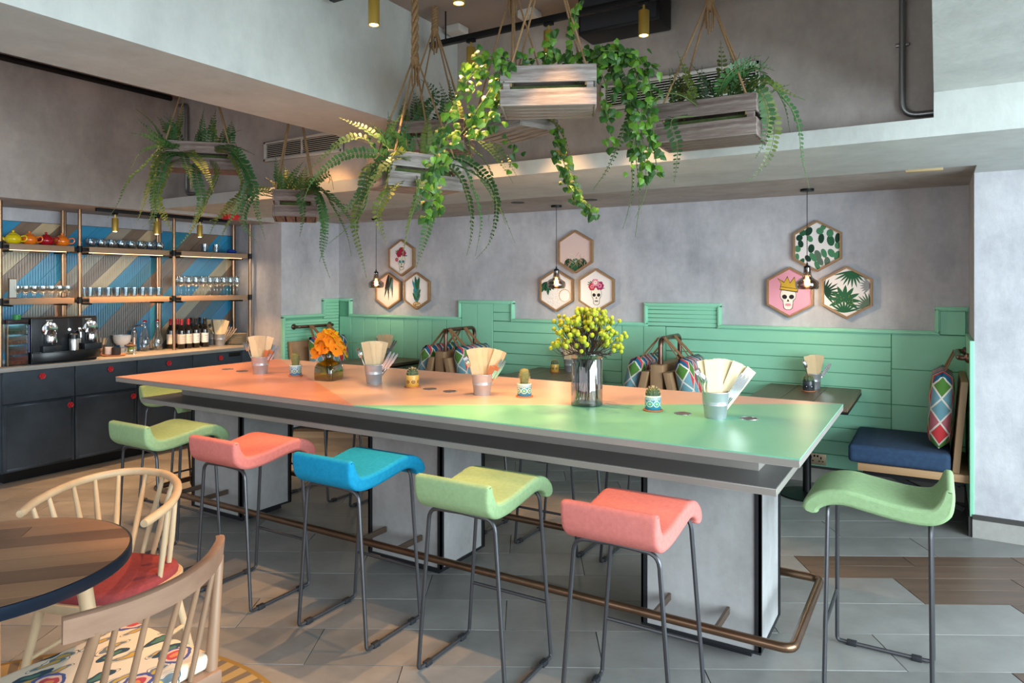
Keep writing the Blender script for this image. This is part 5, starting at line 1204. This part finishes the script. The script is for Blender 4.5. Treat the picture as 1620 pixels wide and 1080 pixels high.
# ------------------------------------------------------------------ hanging crates
wood('crate_wood', '#3f2f2a', '#6c5b55', '#a1968f', 'x', 16, 0.8, 0.3, 0.3)
wood('crate_white', '#51463f', '#857c78', '#b5b0ad', 'x', 16, 0.8, 0.25, 0.3)
mat('rope', '#a3835e', 0.9, color2='#8a6c4a', nscale=60, bump=0.6, bscale=180, stretch=(1, 1, 3)); mat('moss', '#33401f', 0.95, color2='#465528', nscale=40)
CR = {}
def slat(L, h, th=0.012, m='crate_wood'):
    k = (round(L, 3), h, m)
    if k not in CR: CR[k] = MB().box(-L/2, L/2, -th/2, th/2, -h/2, h/2).mesh('slat', m, bevel=0.002, seg=1)
    return CR[k]
def crate(c, yaw, L, W, H, label, apex_dz=0.72, m='crate_wood', knot=True):
    t = thing('hanging_crate', label, 'planter', (c[0], c[1], c[2]-H/2), yaw, 'hanging crate planters')
    hs = H*0.42; zs = (hs/2, H-hs/2)
    for z in zs:
        for s in (-1, 1):
            link('slat', slat(L, hs, m=m), t, loc=(0, s*(W/2-0.006), z)); link('slat', slat(W-0.024, hs, m=m), t, loc=(s*(L/2-0.006), 0, z), rot=(0, 0, PI/2))
    for i in range(4):
        y = -W/2+0.012+(W-0.024)*(i+0.5)/4; link('bottom_slat', slat(L-0.026, round((W-0.024)/4-0.012, 3), m=m), t, loc=(0, y, 0.006), rot=(PI/2, 0, 0))
    for sx in (-1, 1):
        for sy in (-1, 1): MB().box(-0.016, 0.016, -0.016, 0.016, 0.012, H).build('corner_post', m, t, loc=(sx*(L/2-0.030), sy*(W/2-0.030), 0))
    MB().box(-L/2+0.05, L/2-0.05, -W/2+0.05, W/2-0.05, 0.014, H*0.55).build('liner', 'moss', t)
    ap = Vector((0, 0, H+apex_dz))
    for sx in (-1, 1):
        for sy in (-1, 1): MB().tube([Vector((sx*(L/2-0.05), sy*(W/2-0.02), H*0.5)), Vector((sx*(L/2-0.05), sy*(W/2-0.018), H)), Vector((sx*0.012, sy*0.012, H+apex_dz))], 0.0055, 7).build('rope', 'rope', t, smooth=True)
    top = 3.38-(c[2]-H/2); zc = H+apex_dz
    if top-zc > 0.03:
        mb = MB(); n = 26
        for k in range(3):
            mb.tube([(0.013*math.cos(2*PI*k/3+i*0.75), 0.013*math.sin(2*PI*k/3+i*0.75), zc-0.02+(top-zc+0.02)*i/n) for i in range(n+1)], 0.0105, 7)
        mb.build('rope_plait', 'rope', t, smooth=True)
    if knot:
        mb = MB()
        for k in range(6):
            a = k*1.1; mb.tube([(0.012*math.cos(a), 0.012*math.sin(a), zc+0.01), (0.02*math.cos(a), 0.02*math.sin(a), zc-0.06), (0.016*math.cos(a), 0.016*math.sin(a), zc-0.12-0.012*(k % 3))], 0.005, 5)
        mb.lathe([(0.012, -0.04), (0.024, -0.02), (0.022, 0.0), (0.026, 0.015), (0.014, 0.035)], 12, (0, 0, zc)); mb.build('knot', 'rope', t, smooth=True)
    return t
def dirw(deg): return Vector((math.cos(math.radians(deg)), math.sin(math.radians(deg)), 0))
_back = _fw
cA = at(871, 134, 3.30)+_back*0.14; yA = math.radians(26)
cF = at(1110, 188, 3.33)+dirw(90)*0.14; yF = math.radians(2)
cC = at(614, 264, 3.75)+dirw(67)*0.235+dirw(157)*0.14; yC = math.radians(67)
cD = at(431, 320, 4.8)+dirw(48)*0.15+dirw(138)*0.24; yD = math.radians(138)
cE = at(312, 245, 4.83)+dirw(138)*0.13; yE = math.radians(48)
cB = at(812, 186, 3.95)+_back*0.1; yB = math.radians(160)
cG = at(688, 220, 4.5); yG = math.radians(20)
crate(cA, yA, 0.455, 0.28, 0.19, 'grey washed crate planter overflowing with ivy, nearest the viewer', 0.60, 'crate_white')
crate(cF, yF, 0.49, 0.28, 0.19, 'brown washed crate planter of ferns, rightmost of the hanging crates', 0.50)
crate(cC, yC, 0.47, 0.28, 0.19, 'whitewashed crate planter of ferns left of the ivy crate', 0.55, 'crate_white')
crate(cD, yD, 0.48, 0.30, 0.185, 'low brown crate planter second from the left, in front of the grille')
crate(cE, yE, 0.50, 0.27, 0.185, 'leftmost hanging crate planter of ferns by the upper left wall')
crate(cB, yB, 0.47, 0.28, 0.16, 'crate planter seen from below, directly behind the ivy crate', 0.66, 'crate_white')
crate(cG, yG, 0.46, 0.28, 0.18, 'crate planter half hidden behind the whitewashed fern crate', 0.60)

# ------------------------------------------------------------------ ferns
def frond(path, leaf, parent, m, roll=0.0, name='frond', dens=1.0):
    pts = spline(path, 6); L = sum((pts[i+1]-pts[i]).length for i in range(len(pts)-1)); mb = MB()
    n = len(pts); mb.tube(pts, [0.0028*(1-0.75*i/n)+0.0004 for i in range(n)], 4, mi=1)
    step = 0.0205/dens; k = max(6, int(L/step)); cum = [0]
    for i in range(n-1): cum.append(cum[-1]+(pts[i+1]-pts[i]).length)
    hd = (pts[-1]-pts[0]); hd.z = 0
    if hd.length < 0.02: hd = Vector((math.cos(roll*7), math.sin(roll*7), 0))
    side0 = Vector((0, 0, 1)).cross(hd.normalized()); j = 0
    for i in range(k):
        s = cum[-1]*(i+0.8)/(k+0.5)
        while j < n-2 and cum[j+1] < s: j += 1
        f = (s-cum[j])/max(1e-6, cum[j+1]-cum[j]); p = pts[j].lerp(pts[j+1], f); T = (pts[j+1]-pts[j]).normalized()
        S = side0-T*side0.dot(T); S.normalize(); S = Matrix.Rotation(roll, 3, T) @ S; N = S.cross(T); u = (i+0.5)/k
        ll = leaf*(0.35+0.65*min(1, u*5))*(1 if u < 0.55 else max(0.12, 1-(u-0.55)/0.47))*random.uniform(0.88, 1.1); w = min(ll*0.25, 0.0085)
        for sg in (-1, 1):
            d = (S*sg+T*random.uniform(0.12, 0.4)+N*random.uniform(-0.35, -0.05)).normalized(); e = d.cross(N).normalized()
            b = p+d*0.002; mb.add([b, b+d*ll*0.22+e*w*0.9, b+d*ll*0.75+e*w, b+d*ll, b+d*ll*0.75-e*w, b+d*ll*0.22-e*w*0.9], [(0, 1, 2, 3), (0, 3, 4, 5)])
    return mb.build(name, [m, 'stem_green'], parent)
def fern(label, c, H, yaw, L, W, ups, hangs, t0, mats=('fern_leaf', 'fern_leaf', 'fern_leaf', 'fern_leaf_lit'), leaf=0.038):
    """hangs: polylines of photo points at distance t0 plus an offset that grows along the frond"""
    t = thing('fern', label, 'plant', (c[0], c[1], c[2]), 0, 'ferns in hanging crates'); o = Vector((c[0], c[1], c[2])); R = rotz(yaw)
    for i in range(int(ups*1.7)):
        b = R @ Vector((random.uniform(-.42, .42)*L, random.uniform(-.35, .35)*W, H*0.25)); az = random.uniform(0, 2*PI); d = Vector((math.cos(az), math.sin(az), 0)); Lf = random.uniform(0.20, 0.34)
        droop = random.uniform(0.0, 0.5); e0 = random.uniform(1.0, 1.5)
        path = [b]; e = e0
        for k in range(4): path.append(path[-1]+(d*math.cos(e)+Vector((0, 0, math.sin(e))))*Lf/4); e -= droop*0.6
        frond(path, leaf*random.uniform(0.8, 1.0), t, random.choice(mats), random.uniform(-.8, .8))
    for hg in hangs:
        dt = hg[0]; pts = hg[1]; q = []
        ctr = o+Vector((0, 0, H*0.4))
        for k, (x, y) in enumerate(pts):
            q.append(at(x, y, t0+dt*(0.35+0.65*k/(len(pts)-1)))-o)
        q = [q[0]*0.45+Vector((0, 0, 0.03))]+q
        frond(q, leaf*random.uniform(0.9, 1.1), t, random.choice(mats), random.uniform(-.9, .9))
    return t
random.seed(21)
fern('green ferns spilling from the rightmost hanging crate', cF, 0.19, yF, 0.49, 0.28, 13,
     [(0.05, [(1195, 135), (1215, 165), (1225, 205), (1212, 255), (1180, 290)]), (0.1, [(1200, 125), (1240, 155), (1262, 195), (1268, 245), (1280, 298)]), (-0.05, [(1205, 130), (1240, 145), (1274, 158)]),
      (0.0, [(1195, 140), (1215, 180), (1208, 225), (1195, 250)]), (0.15, [(1190, 110), (1215, 125), (1240, 165), (1250, 210)]), (-0.1, [(1062, 190), (1072, 235), (1066, 290)]), (-0.12, [(1075, 150), (1045, 150), (1025, 170)]),
      (0.0, [(1150, 120), (1185, 95), (1205, 88)]), (0.1, [(1160, 120), (1200, 105), (1225, 112)])], 3.25)
fern('ferns spilling from the whitewashed crate left of the ivy', cC, 0.19, yC, 0.47, 0.28, 10,
     [(-0.1, [(598, 240), (575, 218), (545, 222), (512, 248), (482, 275)]), (-0.15, [(600, 245), (560, 243), (520, 262), (492, 290), (480, 320)]), (0.0, [(605, 225), (580, 205), (550, 192), (535, 185)]), (-0.1, [(600, 258), (575, 300), (550, 330), (515, 345)]),
      (-0.1, [(585, 262), (572, 310), (562, 360), (572, 405), (580, 440)]), (-0.12, [(590, 268), (580, 320), (566, 345), (545, 365), (520, 385)]), (-0.15, [(625, 240), (612, 290), (600, 325)]), (-0.15, [(632, 250), (598, 275), (570, 330)]),
      (-0.05, [(620, 300), (598, 330), (602, 360), (612, 385)]), (0.1, [(662, 300), (650, 345), (640, 390), (632, 430)]), (0.12, [(690, 300), (680, 345), (668, 390), (658, 425)]), (0.1, [(668, 300), (656, 330), (646, 352)]),
      (0.2, [(725, 255), (748, 300), (760, 350), (752, 405)]), (0.22, [(722, 262), (770, 290), (792, 330), (815, 385)]), (0.15, [(720, 270), (742, 320), (745, 370), (738, 405)]), (0.2, [(725, 250), (765, 275), (785, 320), (775, 380), (752, 410)])], 3.75)
fern('fern fronds behind the whitewashed crate', cG, 0.18, yG, 0.46, 0.28, 9,
     [(-0.1, [(730, 215), (760, 225), (790, 255), (812, 290)]), (-0.15, [(735, 210), (765, 215), (800, 250), (818, 280)]), (0.0, [(740, 230), (770, 260), (780, 300), (772, 350)]), (-0.1, [(730, 235), (765, 290), (790, 330), (800, 355)]), (0.0, [(660, 190), (690, 150), (665, 125)]), (0.0, [(700, 190), (705, 160), (695, 130)])], 4.4)
fern('ferns in the low crate in front of the grille', cD, 0.185, yD, 0.48, 0.30, 9,
     [(-0.1, [(500, 300), (512, 345), (508, 395), (522, 440)]), (-0.1, [(505, 295), (528, 330), (548, 370), (556, 405)]), (-0.15, [(510, 300), (545, 335), (568, 375)]), (-0.1, [(500, 305), (515, 370), (505, 415)]), (0.0, [(495, 290), (520, 275), (528, 300)]), (-0.15, [(475, 305), (480, 340), (474, 375)]),
      (-0.1, [(505, 300), (530, 320), (570, 328)]), (-0.1, [(490, 290), (520, 280), (520, 290)]), (0.1, [(410, 300), (375, 315), (345, 345), (330, 375)]), (0.1, [(405, 305), (370, 340), (345, 385), (325, 420)]), (0.05, [(400, 310), (385, 350), (408, 385)])], 4.75, mats=('fern_leaf', 'fern_leaf_lit'))
fern('ferns spilling from the leftmost hanging crate', cE, 0.185, yE, 0.50, 0.27, 10,
     [(-0.2, [(262, 228), (235, 205), (218, 188)]), (-0.2, [(262, 230), (230, 215), (205, 210)]), (-0.25, [(262, 232), (225, 240), (208, 265)]), (-0.2, [(258, 235), (230, 262), (205, 285), (185, 325), (170, 345)]), (-0.2, [(255, 240), (240, 285), (225, 330), (215, 355)]), (-0.22, [(258, 245), (245, 290), (240, 340), (225, 360)]),
      (-0.2, [(262, 250), (250, 300), (243, 350), (240, 370)]), (-0.2, [(270, 262), (250, 310), (262, 345), (278, 375)]), (-0.3, [(300, 240), (322, 265), (338, 305)]), (-0.3, [(290, 245), (300, 275), (302, 300)]), (-0.1, [(365, 235), (385, 255), (395, 285), (375, 330), (350, 370)]), (-0.1, [(368, 232), (392, 240), (403, 245)]),
      (-0.05, [(365, 245), (388, 290), (370, 330), (330, 350)]), (-0.1, [(345, 272), (330, 310), (300, 370), (265, 400)]), (-0.15, [(368, 240), (398, 285), (405, 330), (420, 380)]), (-0.1, [(310, 275), (318, 320), (300, 360)])], 4.8)
random.seed(5)
fern('short ferns in the crate directly behind the ivy', cB, 0.16, yB, 0.47, 0.28, 6, [(-0.1, [(870, 190), (890, 215), (905, 250)]), (0.0, [(760, 190), (742, 215), (750, 255)])], 3.9)

# ------------------------------------------------------------------ ivy
def ivy_leaf(m, s):
    o = [(0, 0), (0.32, -0.08), (0.5, 0.22), (0.38, 0.42), (0.3, 0.62), (0, 1.0)]
    pts = o+[(-x, y) for x, y in o[-2:0:-1]]; mb = MB(); n = len(pts)
    vs = [(x*s, (y-0.0)*s, -abs(x)*s*0.28-(y*y)*s*0.12) for x, y in pts]; c = (0, 0.4*s, 0.02*s)
    mb.add([c]+vs, [(0, 1+i, 1+(i+1) % n) for i in range(n)]); return mb.mesh('leaf', m)
IVY = [ivy_leaf('ivy_leaf', 0.045), ivy_leaf('ivy_leaf', 0.038), ivy_leaf('ivy_leaf_dark', 0.044), ivy_leaf('ivy_leaf_dark', 0.037)]
def ivy(label, base, vines, seed):
    random.seed(seed); t = thing('ivy', label, 'plant', base, 0, 'ivy in hanging crates'); o = Vector(base); nl = 0
    for (t0, dt, dens, spread, pts) in vines:
        q = [at(x, y, t0+dt*k/max(1, len(pts)-1))-o for k, (x, y) in enumerate(pts)]; path = spline(q, 5)
        v = MB().tube(path, 0.0024, 5).build('vine', 'stem_green', t, smooth=True)
        L = sum((path[i+1]-path[i]).length for i in range(len(path)-1)); n = int(L*dens*1.45)
        for i in range(n):
            u = (i+random.random())/n*(len(path)-1); k = min(int(u), len(path)-2); p = path[k].lerp(path[k+1], u-k)
            off = Vector((random.gauss(0, 1), random.gauss(0, 1), random.gauss(0, 0.8)))*spread; p = p+off
            d = (-_fw*random.uniform(0.2, 1.0)+_rt*random.uniform(-.8, .8)+Vector((0, 0, random.uniform(-.9, .5)))).normalized()   # tip direction
            tip = (Vector((0, 0, -1))*random.uniform(0.4, 1.0)+_rt*random.uniform(-.7, .7)-_fw*random.uniform(-.2, .6)).normalized()
            N = (-_fw+Vector((0, 0, random.uniform(-.2, 1.0)))+_rt*random.uniform(-.8, .8)).normalized(); N = (N-tip*N.dot(tip)).normalized(); xx = tip.cross(N)
            rot = Matrix((xx, tip, N)).transposed()
            s = random.uniform(0.7, 1.15); l = link('leaf', random.choice(IVY), v, loc=p, rot=rot.to_euler()); l.scale = (s, s, s); nl += 1
    return t
ivy('bright green ivy trailing from the nearest hanging crate', cA+Vector((0, 0, 0.1)), [
    (3.30, -0.15, 75, 0.02, [(815, 105), (775, 100), (742, 125), (715, 175), (697, 225), (688, 265), (680, 305), (674, 345)]),
    (3.35, -0.05, 85, 0.03, [(810, 110), (785, 130), (760, 165), (738, 200), (722, 220)]),
    (3.35, 0.0, 80, 0.03, [(805, 100), (770, 88), (750, 100), (735, 130)]),
    (3.40, 0.0, 80, 0.03, [(800, 130), (780, 160), (770, 195), (745, 215)]),
    (3.25, -0.1, 70, 0.015, [(700, 235), (688, 265), (686, 300), (697, 330)]),
    (3.40, 0.05, 110, 0.03, [(830, 100), (870, 85), (905, 92), (945, 85)]),
    (3.38, -0.02, 60, 0.012, [(862, 95), (870, 70), (876, 45)]), (3.36, -0.02, 45, 0.008, [(905, 95), (902, 60), (908, 28), (918, 2)]),
    (3.30, 0.0, 95, 0.028, [(935, 92), (965, 75), (995, 90), (1010, 130), (1015, 180), (1016, 235), (1015, 280)]),
    (3.35, 0.05, 85, 0.028, [(940, 95), (980, 105), (995, 150), (1000, 205), (1008, 250)]),
    (3.25, 0.05, 60, 0.025, [(950, 80), (1000, 85), (1025, 120), (1032, 180), (1035, 235), (1040, 270)]),
    (3.40, 0.0, 50, 0.025, [(945, 105), (960, 140), (958, 185), (972, 225)]), (3.3, 0.0, 40, 0.02, [(985, 75), (1015, 95), (1045, 105)])], 11)
ivy('ivy strand hanging from the crate behind the nearest one', cB+Vector((0, 0, 0.05)), [(3.85, -0.1, 85, 0.016, [(878, 205), (888, 245), (902, 285), (918, 315), (940, 335)]), (3.85, 0.0, 60, 0.02, [(880, 215), (893, 260), (908, 295)]), (3.95, 0.0, 40, 0.02, [(800, 215), (812, 235), (806, 265)])], 12)
random.seed(33); R_A = rotz(yA)
o_ = cA+Vector((0, 0, 0.03)); tf = thing('fern', 'thin fern fronds dangling below the right side of the ivy', 'plant', o_, 0, 'ferns in hanging crates')
for pts in ([(990, 160), (998, 240), (1000, 300), (992, 340), (985, 362)], [(1000, 170), (1006, 250), (1012, 310), (1005, 375)], [(1005, 165), (1018, 240), (1022, 300), (1005, 345)], [(1000, 160), (985, 210), (962, 265), (938, 300)]):
    frond([R_A @ Vector((0.12, 0.0, 0)), R_A @ Vector((0.27, 0.0, 0.10))]+[at(x, y, 3.5)-o_ for x, y in pts], 0.032, tf, 'fern_leaf', random.uniform(-.6, .6))
# ------------------------------------------------------------------ round table, rug and chairs in the foreground
wood('round_top', '#70503a', '#8a6549', '#a07c5c', 'x', 2.5, 0.35, 0.45)
wood('ash', '#b59b78', '#c4aa88', '#d0b896', 'z', 3, 0.45, 0.1); wood('ash_brown', '#7c5e48', '#8f6f56', '#9e7f65', 'z', 3, 0.45, 0.1); wood('ash_rail', '#735646', '#886a57', '#9a7c68', 'y', 3, 0.45, 0.1)
wood('round_top_dark', '#54392a', '#6a4b37', '#7d5c46', 'x', 2.5, 0.35, 0.2); wood('round_top_mid', '#7d5a40', '#966f50', '#aa8565', 'x', 2.5, 0.35, 0.2)
mat('band_blue', '#1c2a3c', 0.35, 0.4); fabric('fabric_red', '#84383a', '#8f4041')
RC = Vector((-2.52, 0.99, 0)); RR = 0.42
def rug_mat():
    m = bpy.data.materials.new('rug'); m.use_nodes = True; nt = m.node_tree; b = nt.nodes['Principled BSDF']; b.inputs['Roughness'].default_value = 1.0
    tc = nt.nodes.new('ShaderNodeTexCoord'); sp = nt.nodes.new('ShaderNodeSeparateXYZ'); nt.links.new(tc.outputs['Object'], sp.inputs[0])
    r = math_n(nt, 'SQRT', math_n(nt, 'ADD', math_n(nt, 'MULTIPLY', sp.outputs[0], sp.outputs[0]), math_n(nt, 'MULTIPLY', sp.outputs[1], sp.outputs[1])))
    a = math_n(nt, 'ARCTAN2', sp.outputs[1], sp.outputs[0]); st = math_n(nt, 'GREATER_THAN', math_n(nt, 'SINE', math_n(nt, 'MULTIPLY', a, 70.0)), 0.2)
    ring = mix_rgb(nt, lin('#9a8658'), lin('#665d52'), st); inner = ramp(nt, noise(nt, 30, 4), [(0.3, '#5d5560'), (0.7, '#857b80')])
    col = mix_rgb(nt, inner, ring, math_n(nt, 'GREATER_THAN', r, 0.82)); col = mix_rgb(nt, col, lin('#83692f'), math_n(nt, 'GREATER_THAN', r, 0.925))
    nt.links.new(col, b.inputs['Base Color']); M['rug'] = m
rug_mat()
o = MB().lathe([(0.001, 0.0), (0.945, 0.0), (0.95, 0.004), (0.945, 0.008), (0.001, 0.008)], 72).build('round_rug', 'rug', smooth=True, loc=(RC.x, RC.y, 0)); tag(o, 'round rug with striped mustard border under the round table', 'rug')
t = thing('round_table', 'round wooden cafe table with a dark rim at the lower left', 'table', RC)
ang = math.radians(48); dx = Vector((math.cos(ang), math.sin(ang))); w = 0.105
for i in range(-4, 4):
    y0_, y1_ = i*w+0.0012, (i+1)*w-0.0012; cuts = [-0.5, -0.12+0.17*((i*7) % 3-1), 0.5]
    for a, b in zip(cuts[:-1], cuts[1:]):
        a += 0.0012; b -= 0.0012; rr = RR-0.006
        pl = [(x, y) for x, y in circle(0, 0, rr, n=96)]; pl = clip_poly(pl, a, b, y0_, y1_)
        if len(pl) >= 3: MB().prism(pl, 0.012, (0, 0, 0)).build('plank', ('round_top', 'round_top_dark', 'round_top_mid')[(i*5+(a > -0.4)*2) % 3], t, loc=(0, 0, 0.738), rot=(0, 0, ang))
MB().lathe([(RR-0.02, 0.712), (RR, 0.712), (RR+0.002, 0.715), (RR+0.002, 0.748), (RR-0.005, 0.7495), (RR-0.006, 0.738), (0.001, 0.738), (0.001, 0.722), (RR-0.02, 0.722)], 72).build('rim', 'band_blue', t, smooth=True)
for i in range(4):
    a = math.radians(60+90*i); MB().tube([(0.27*math.cos(a), 0.27*math.sin(a), 0.712), (0.37*math.cos(a), 0.37*math.sin(a), 0.0125)], [0.026, 0.017], 10).build('leg', 'ash', t, smooth=True)
for i in range(2):
    a = math.radians(60+90*i); MB().beam((0.28*math.cos(a), 0.28*math.sin(a), 0.66), (-0.28*math.cos(a), -0.28*math.sin(a), 0.66), 0.03, 0.03).build('cross_rail', 'ash', t)
# spindle-back chair with the red pad
SC = Vector((-2.80, 1.56, 0)); fdir = Vector((0.33, -0.94, 0)).normalized(); sdir = Vector((-fdir.y, fdir.x, 0))
t = thing('spindle_chair', 'pale ash spindle back armchair with a red seat pad behind the round table', 'chair', SC)
bow = spline([Vector((x, y, z)) - SC for x, y, z in ((-2.960, 1.305, .735), (-3.055, 1.40, .74), (-3.150, 1.55, .745), (-3.185, 1.70, .75), (-3.125, 1.825, .755), (-2.985, 1.88, .755), (-2.84, 1.855, .75), (-2.70, 1.775, .745), (-2.56, 1.645, .74), (-2.458, 1.485, .735))], 6)
n = len(bow); MB().tube(bow, [0.017*(0.82 if i in (0, n-1) else 1) for i in range(n)], 12).build('bow_rail', 'ash', t, smooth=True)
def seat_outline(k=1.0, N=36):
    out = []
    for i in range(N):
        a = 2*PI*i/N; c, s = math.cos(a), math.sin(a); e = 0.62; p = sdir*(math.copysign(abs(c)**e, c)*0.235*k)+fdir*(math.copysign(abs(s)**e, s)*0.225*k); out.append((p.x, p.y))
    return out
so = Vector((0.02, -0.02, 0))
MB().prism(seat_outline(1.0), 0.035, (so.x, so.y, 0.405)).build('seat', 'ash', t, bevel=0.006)
mb = MB(); ol = seat_outline(0.93); vs = []; prof = ((1.0, 0.44), (1.01, 0.452), (0.98, 0.468), (0.88, 0.476), (0.4, 0.481))
for k, z in prof: vs += [(so.x+p[0]*k, so.y+p[1]*k, z) for p in ol]
m_ = len(ol); mb.add(vs, [(i*m_+j, i*m_+(j+1) % m_, (i+1)*m_+(j+1) % m_, (i+1)*m_+j) for i in range(len(prof)-1) for j in range(m_)]+[tuple((len(prof)-1)*m_+j for j in range(m_))])
mb.build('seat_pad', 'fabric_red', t, smooth=True, ang=60)
for i in range(11):
    u = 0.10+0.80*i/10; b = bow[int(u*(n-1))]; d = Vector((b.x-so.x, b.y-so.y, 0)); d.normalize(); e = so+d*0.205+Vector((0, 0, 0.43))
    MB().tube([b, b.lerp(e, 0.5), e], [0.0085, 0.0125, 0.009], 10).build('spindle', 'ash', t, smooth=True)
for sx in (-1, 1):
    for sy in (-1, 1): MB().tube([so+sdir*sx*0.16+fdir*sy*0.15+Vector((0, 0, 0.41)), so+sdir*sx*0.225+fdir*sy*0.215+Vector((0, 0, 0.0115))], [0.018, 0.0125], 10).build('leg', 'ash', t, smooth=True)
    MB().tube([so+sdir*sx*0.195+fdir*0.185+Vector((0, 0, 0.2)), so+sdir*sx*0.195-fdir*0.185+Vector((0, 0, 0.2))], 0.009, 8).build('stretcher', 'ash', t, smooth=True)
MB().tube([so+sdir*0.195+Vector((0, 0, 0.2)), so-sdir*0.195+Vector((0, 0, 0.2))], 0.009, 8).build('stretcher', 'ash', t, smooth=True)
# nearest chair: curved crest board, flowered seat
def floral():
    m = bpy.data.materials.new('floral'); m.use_nodes = True; nt = m.node_tree; b = nt.nodes['Principled BSDF']; b.inputs['Roughness'].default_value = 0.9
    col = lin('#e8d8c2')
    def blotch(col, sc, off, lo, hi, stops, st=None):
        tc = nt.nodes.new('ShaderNodeTexCoord'); mp = nt.nodes.new('ShaderNodeMapping'); nt.links.new(tc.outputs['Object'], mp.inputs[0]); mp.inputs[1].default_value = (off, off*0.7, 0)
        nz = nt.nodes.new('ShaderNodeTexNoise'); nz.inputs['Scale'].default_value = 14; nt.links.new(mp.outputs[0], nz.inputs['Vector'])
        av = nt.nodes.new('ShaderNodeVectorMath'); av.operation = 'MULTIPLY_ADD'; nt.links.new(nz.outputs['Color'], av.inputs[0]); av.inputs[1].default_value = (0.06, 0.06, 0); nt.links.new(mp.outputs[0], av.inputs[2])
        if st:
            m2 = nt.nodes.new('ShaderNodeMapping'); nt.links.new(av.outputs[0], m2.inputs[0]); m2.inputs[2].default_value = (0, 0, st[0]); m2.inputs[3].default_value = (1, st[1], 1); src = m2.outputs[0]
        else: src = av.outputs[0]
        v = nt.nodes.new('ShaderNodeTexVoronoi'); v.voronoi_dimensions = '2D'; v.inputs['Scale'].default_value = sc; nt.links.new(src, v.inputs['Vector'])
        inner = ramp(nt, v.outputs['Distance'], stops, 'CONSTANT'); msk = math_n(nt, 'LESS_THAN', v.outputs['Distance'], hi)
        return mix_rgb(nt, col, inner, msk)
    col = blotch(col, 16, 3.0, 0, 0.26, [(0.0, '#c8a24a'), (0.12, '#6a7c86'), (0.2, '#e8d8c2'), (0.24, '#37586a')], (0.6, 0.3))
    col = blotch(col, 11, 7.0, 0, 0.2, [(0.0, '#4f7a6a'), (0.1, '#2c4a5c'), (0.2, '#7c9a8c')], (-0.7, 0.35))
    col = blotch(col, 5.0, 1.0, 0, 0.24, [(0.0, '#d98a5a'), (0.06, '#c24a55'), (0.13, '#e8c4b4'), (0.18, '#4a5a9a'), (0.24, '#c95a5c')])
    nt.links.new(col, b.inputs['Base Color']); M['floral'] = m
floral()
CC = Vector((-2.08, 1.14, 0)); t = thing('curved_back_chair', 'brown ash chair with curved crest rail and flowered seat nearest the viewer', 'chair', CC)
cr = spline([Vector(p)-CC for p in ((-1.802, 0.885, 0), (-1.776, 0.97, 0), (-1.765, 1.06, 0), (-1.782, 1.18, 0), (-1.838, 1.30, 0), (-1.925, 1.405, 0), (-1.968, 1.438, 0))], 6); n = len(cr)
vs = []
for i, p in enumerate(cr):
    T = (cr[min(i+1, n-1)]-cr[max(i-1, 0)]).normalized(); N = Vector((T.y, -T.x, 0)); hb = 0.732; ht = 0.80; k = 0.010
    vs += [p+N*k+Vector((0, 0, hb+0.004)), p+N*(k+0.006)+Vector((0, 0, ht-0.004)), p+N*k*0.6+Vector((0, 0, ht)), p-N*k+Vector((0, 0, ht-0.002)), p-N*k+Vector((0, 0, hb))]
mb = MB(); mb.add(vs, [(i*5+j, i*5+(j+1) % 5, (i+1)*5+(j+1) % 5, (i+1)*5+j) for i in range(n-1) for j in range(5)]+[(4, 3, 2, 1, 0), tuple((n-1)*5+j for j in range(5))]); mb.build('crest_rail', 'ash_rail', t, smooth=True, ang=35)
def back_line(u, k=0.235):  # rear edge of the seat, curved
    y = -0.22+0.44*u; return Vector((0.215-0.05*(2*u-1)**2, y, 0.43))
for i in range(5):
    u = 0.24+0.13*i; b = cr[int(u*(n-1))]+Vector((0, 0, 0.745)); e = back_line(0.18+0.16*i)
    MB().tube([b, b.lerp(e, 0.5), e], [0.0075, 0.0095, 0.0075], 10).build('spindle', 'ash_brown', t, smooth=True)
for u, yy in ((0.14, -0.225), (0.90, 0.215)):
    b = cr[int(u*(n-1))]+Vector((0, 0, 0.745)); MB().tube([b, Vector((0.185, yy, 0.42)), Vector((0.235, yy*1.1, 0.0115))], [0.013, 0.02, 0.014], 12).build('rear_post', 'ash_brown', t, smooth=True)
for yy in (-0.21, 0.21): MB().tube([Vector((-0.19, yy, 0.42)), Vector((-0.235, yy*1.1, 0.0115))], [0.018, 0.013], 12).build('leg', 'ash_brown', t, smooth=True)
MB().box(-0.235, 0.215, -0.235, 0.235, 0.385, 0.43).build('seat_frame', 'ash_rail', t, bevel=0.008)
MB().box(-0.23, 0.185, -0.225, 0.225, 0.43, 0.475).build('seat_pad', 'floral', t, bevel=0.02, seg=4)
for yy in (-0.22, 0.22): MB().tube([(-0.21, yy, 0.2), (0.21, yy, 0.2)], 0.009, 8).build('stretcher', 'ash_brown', t, smooth=True)
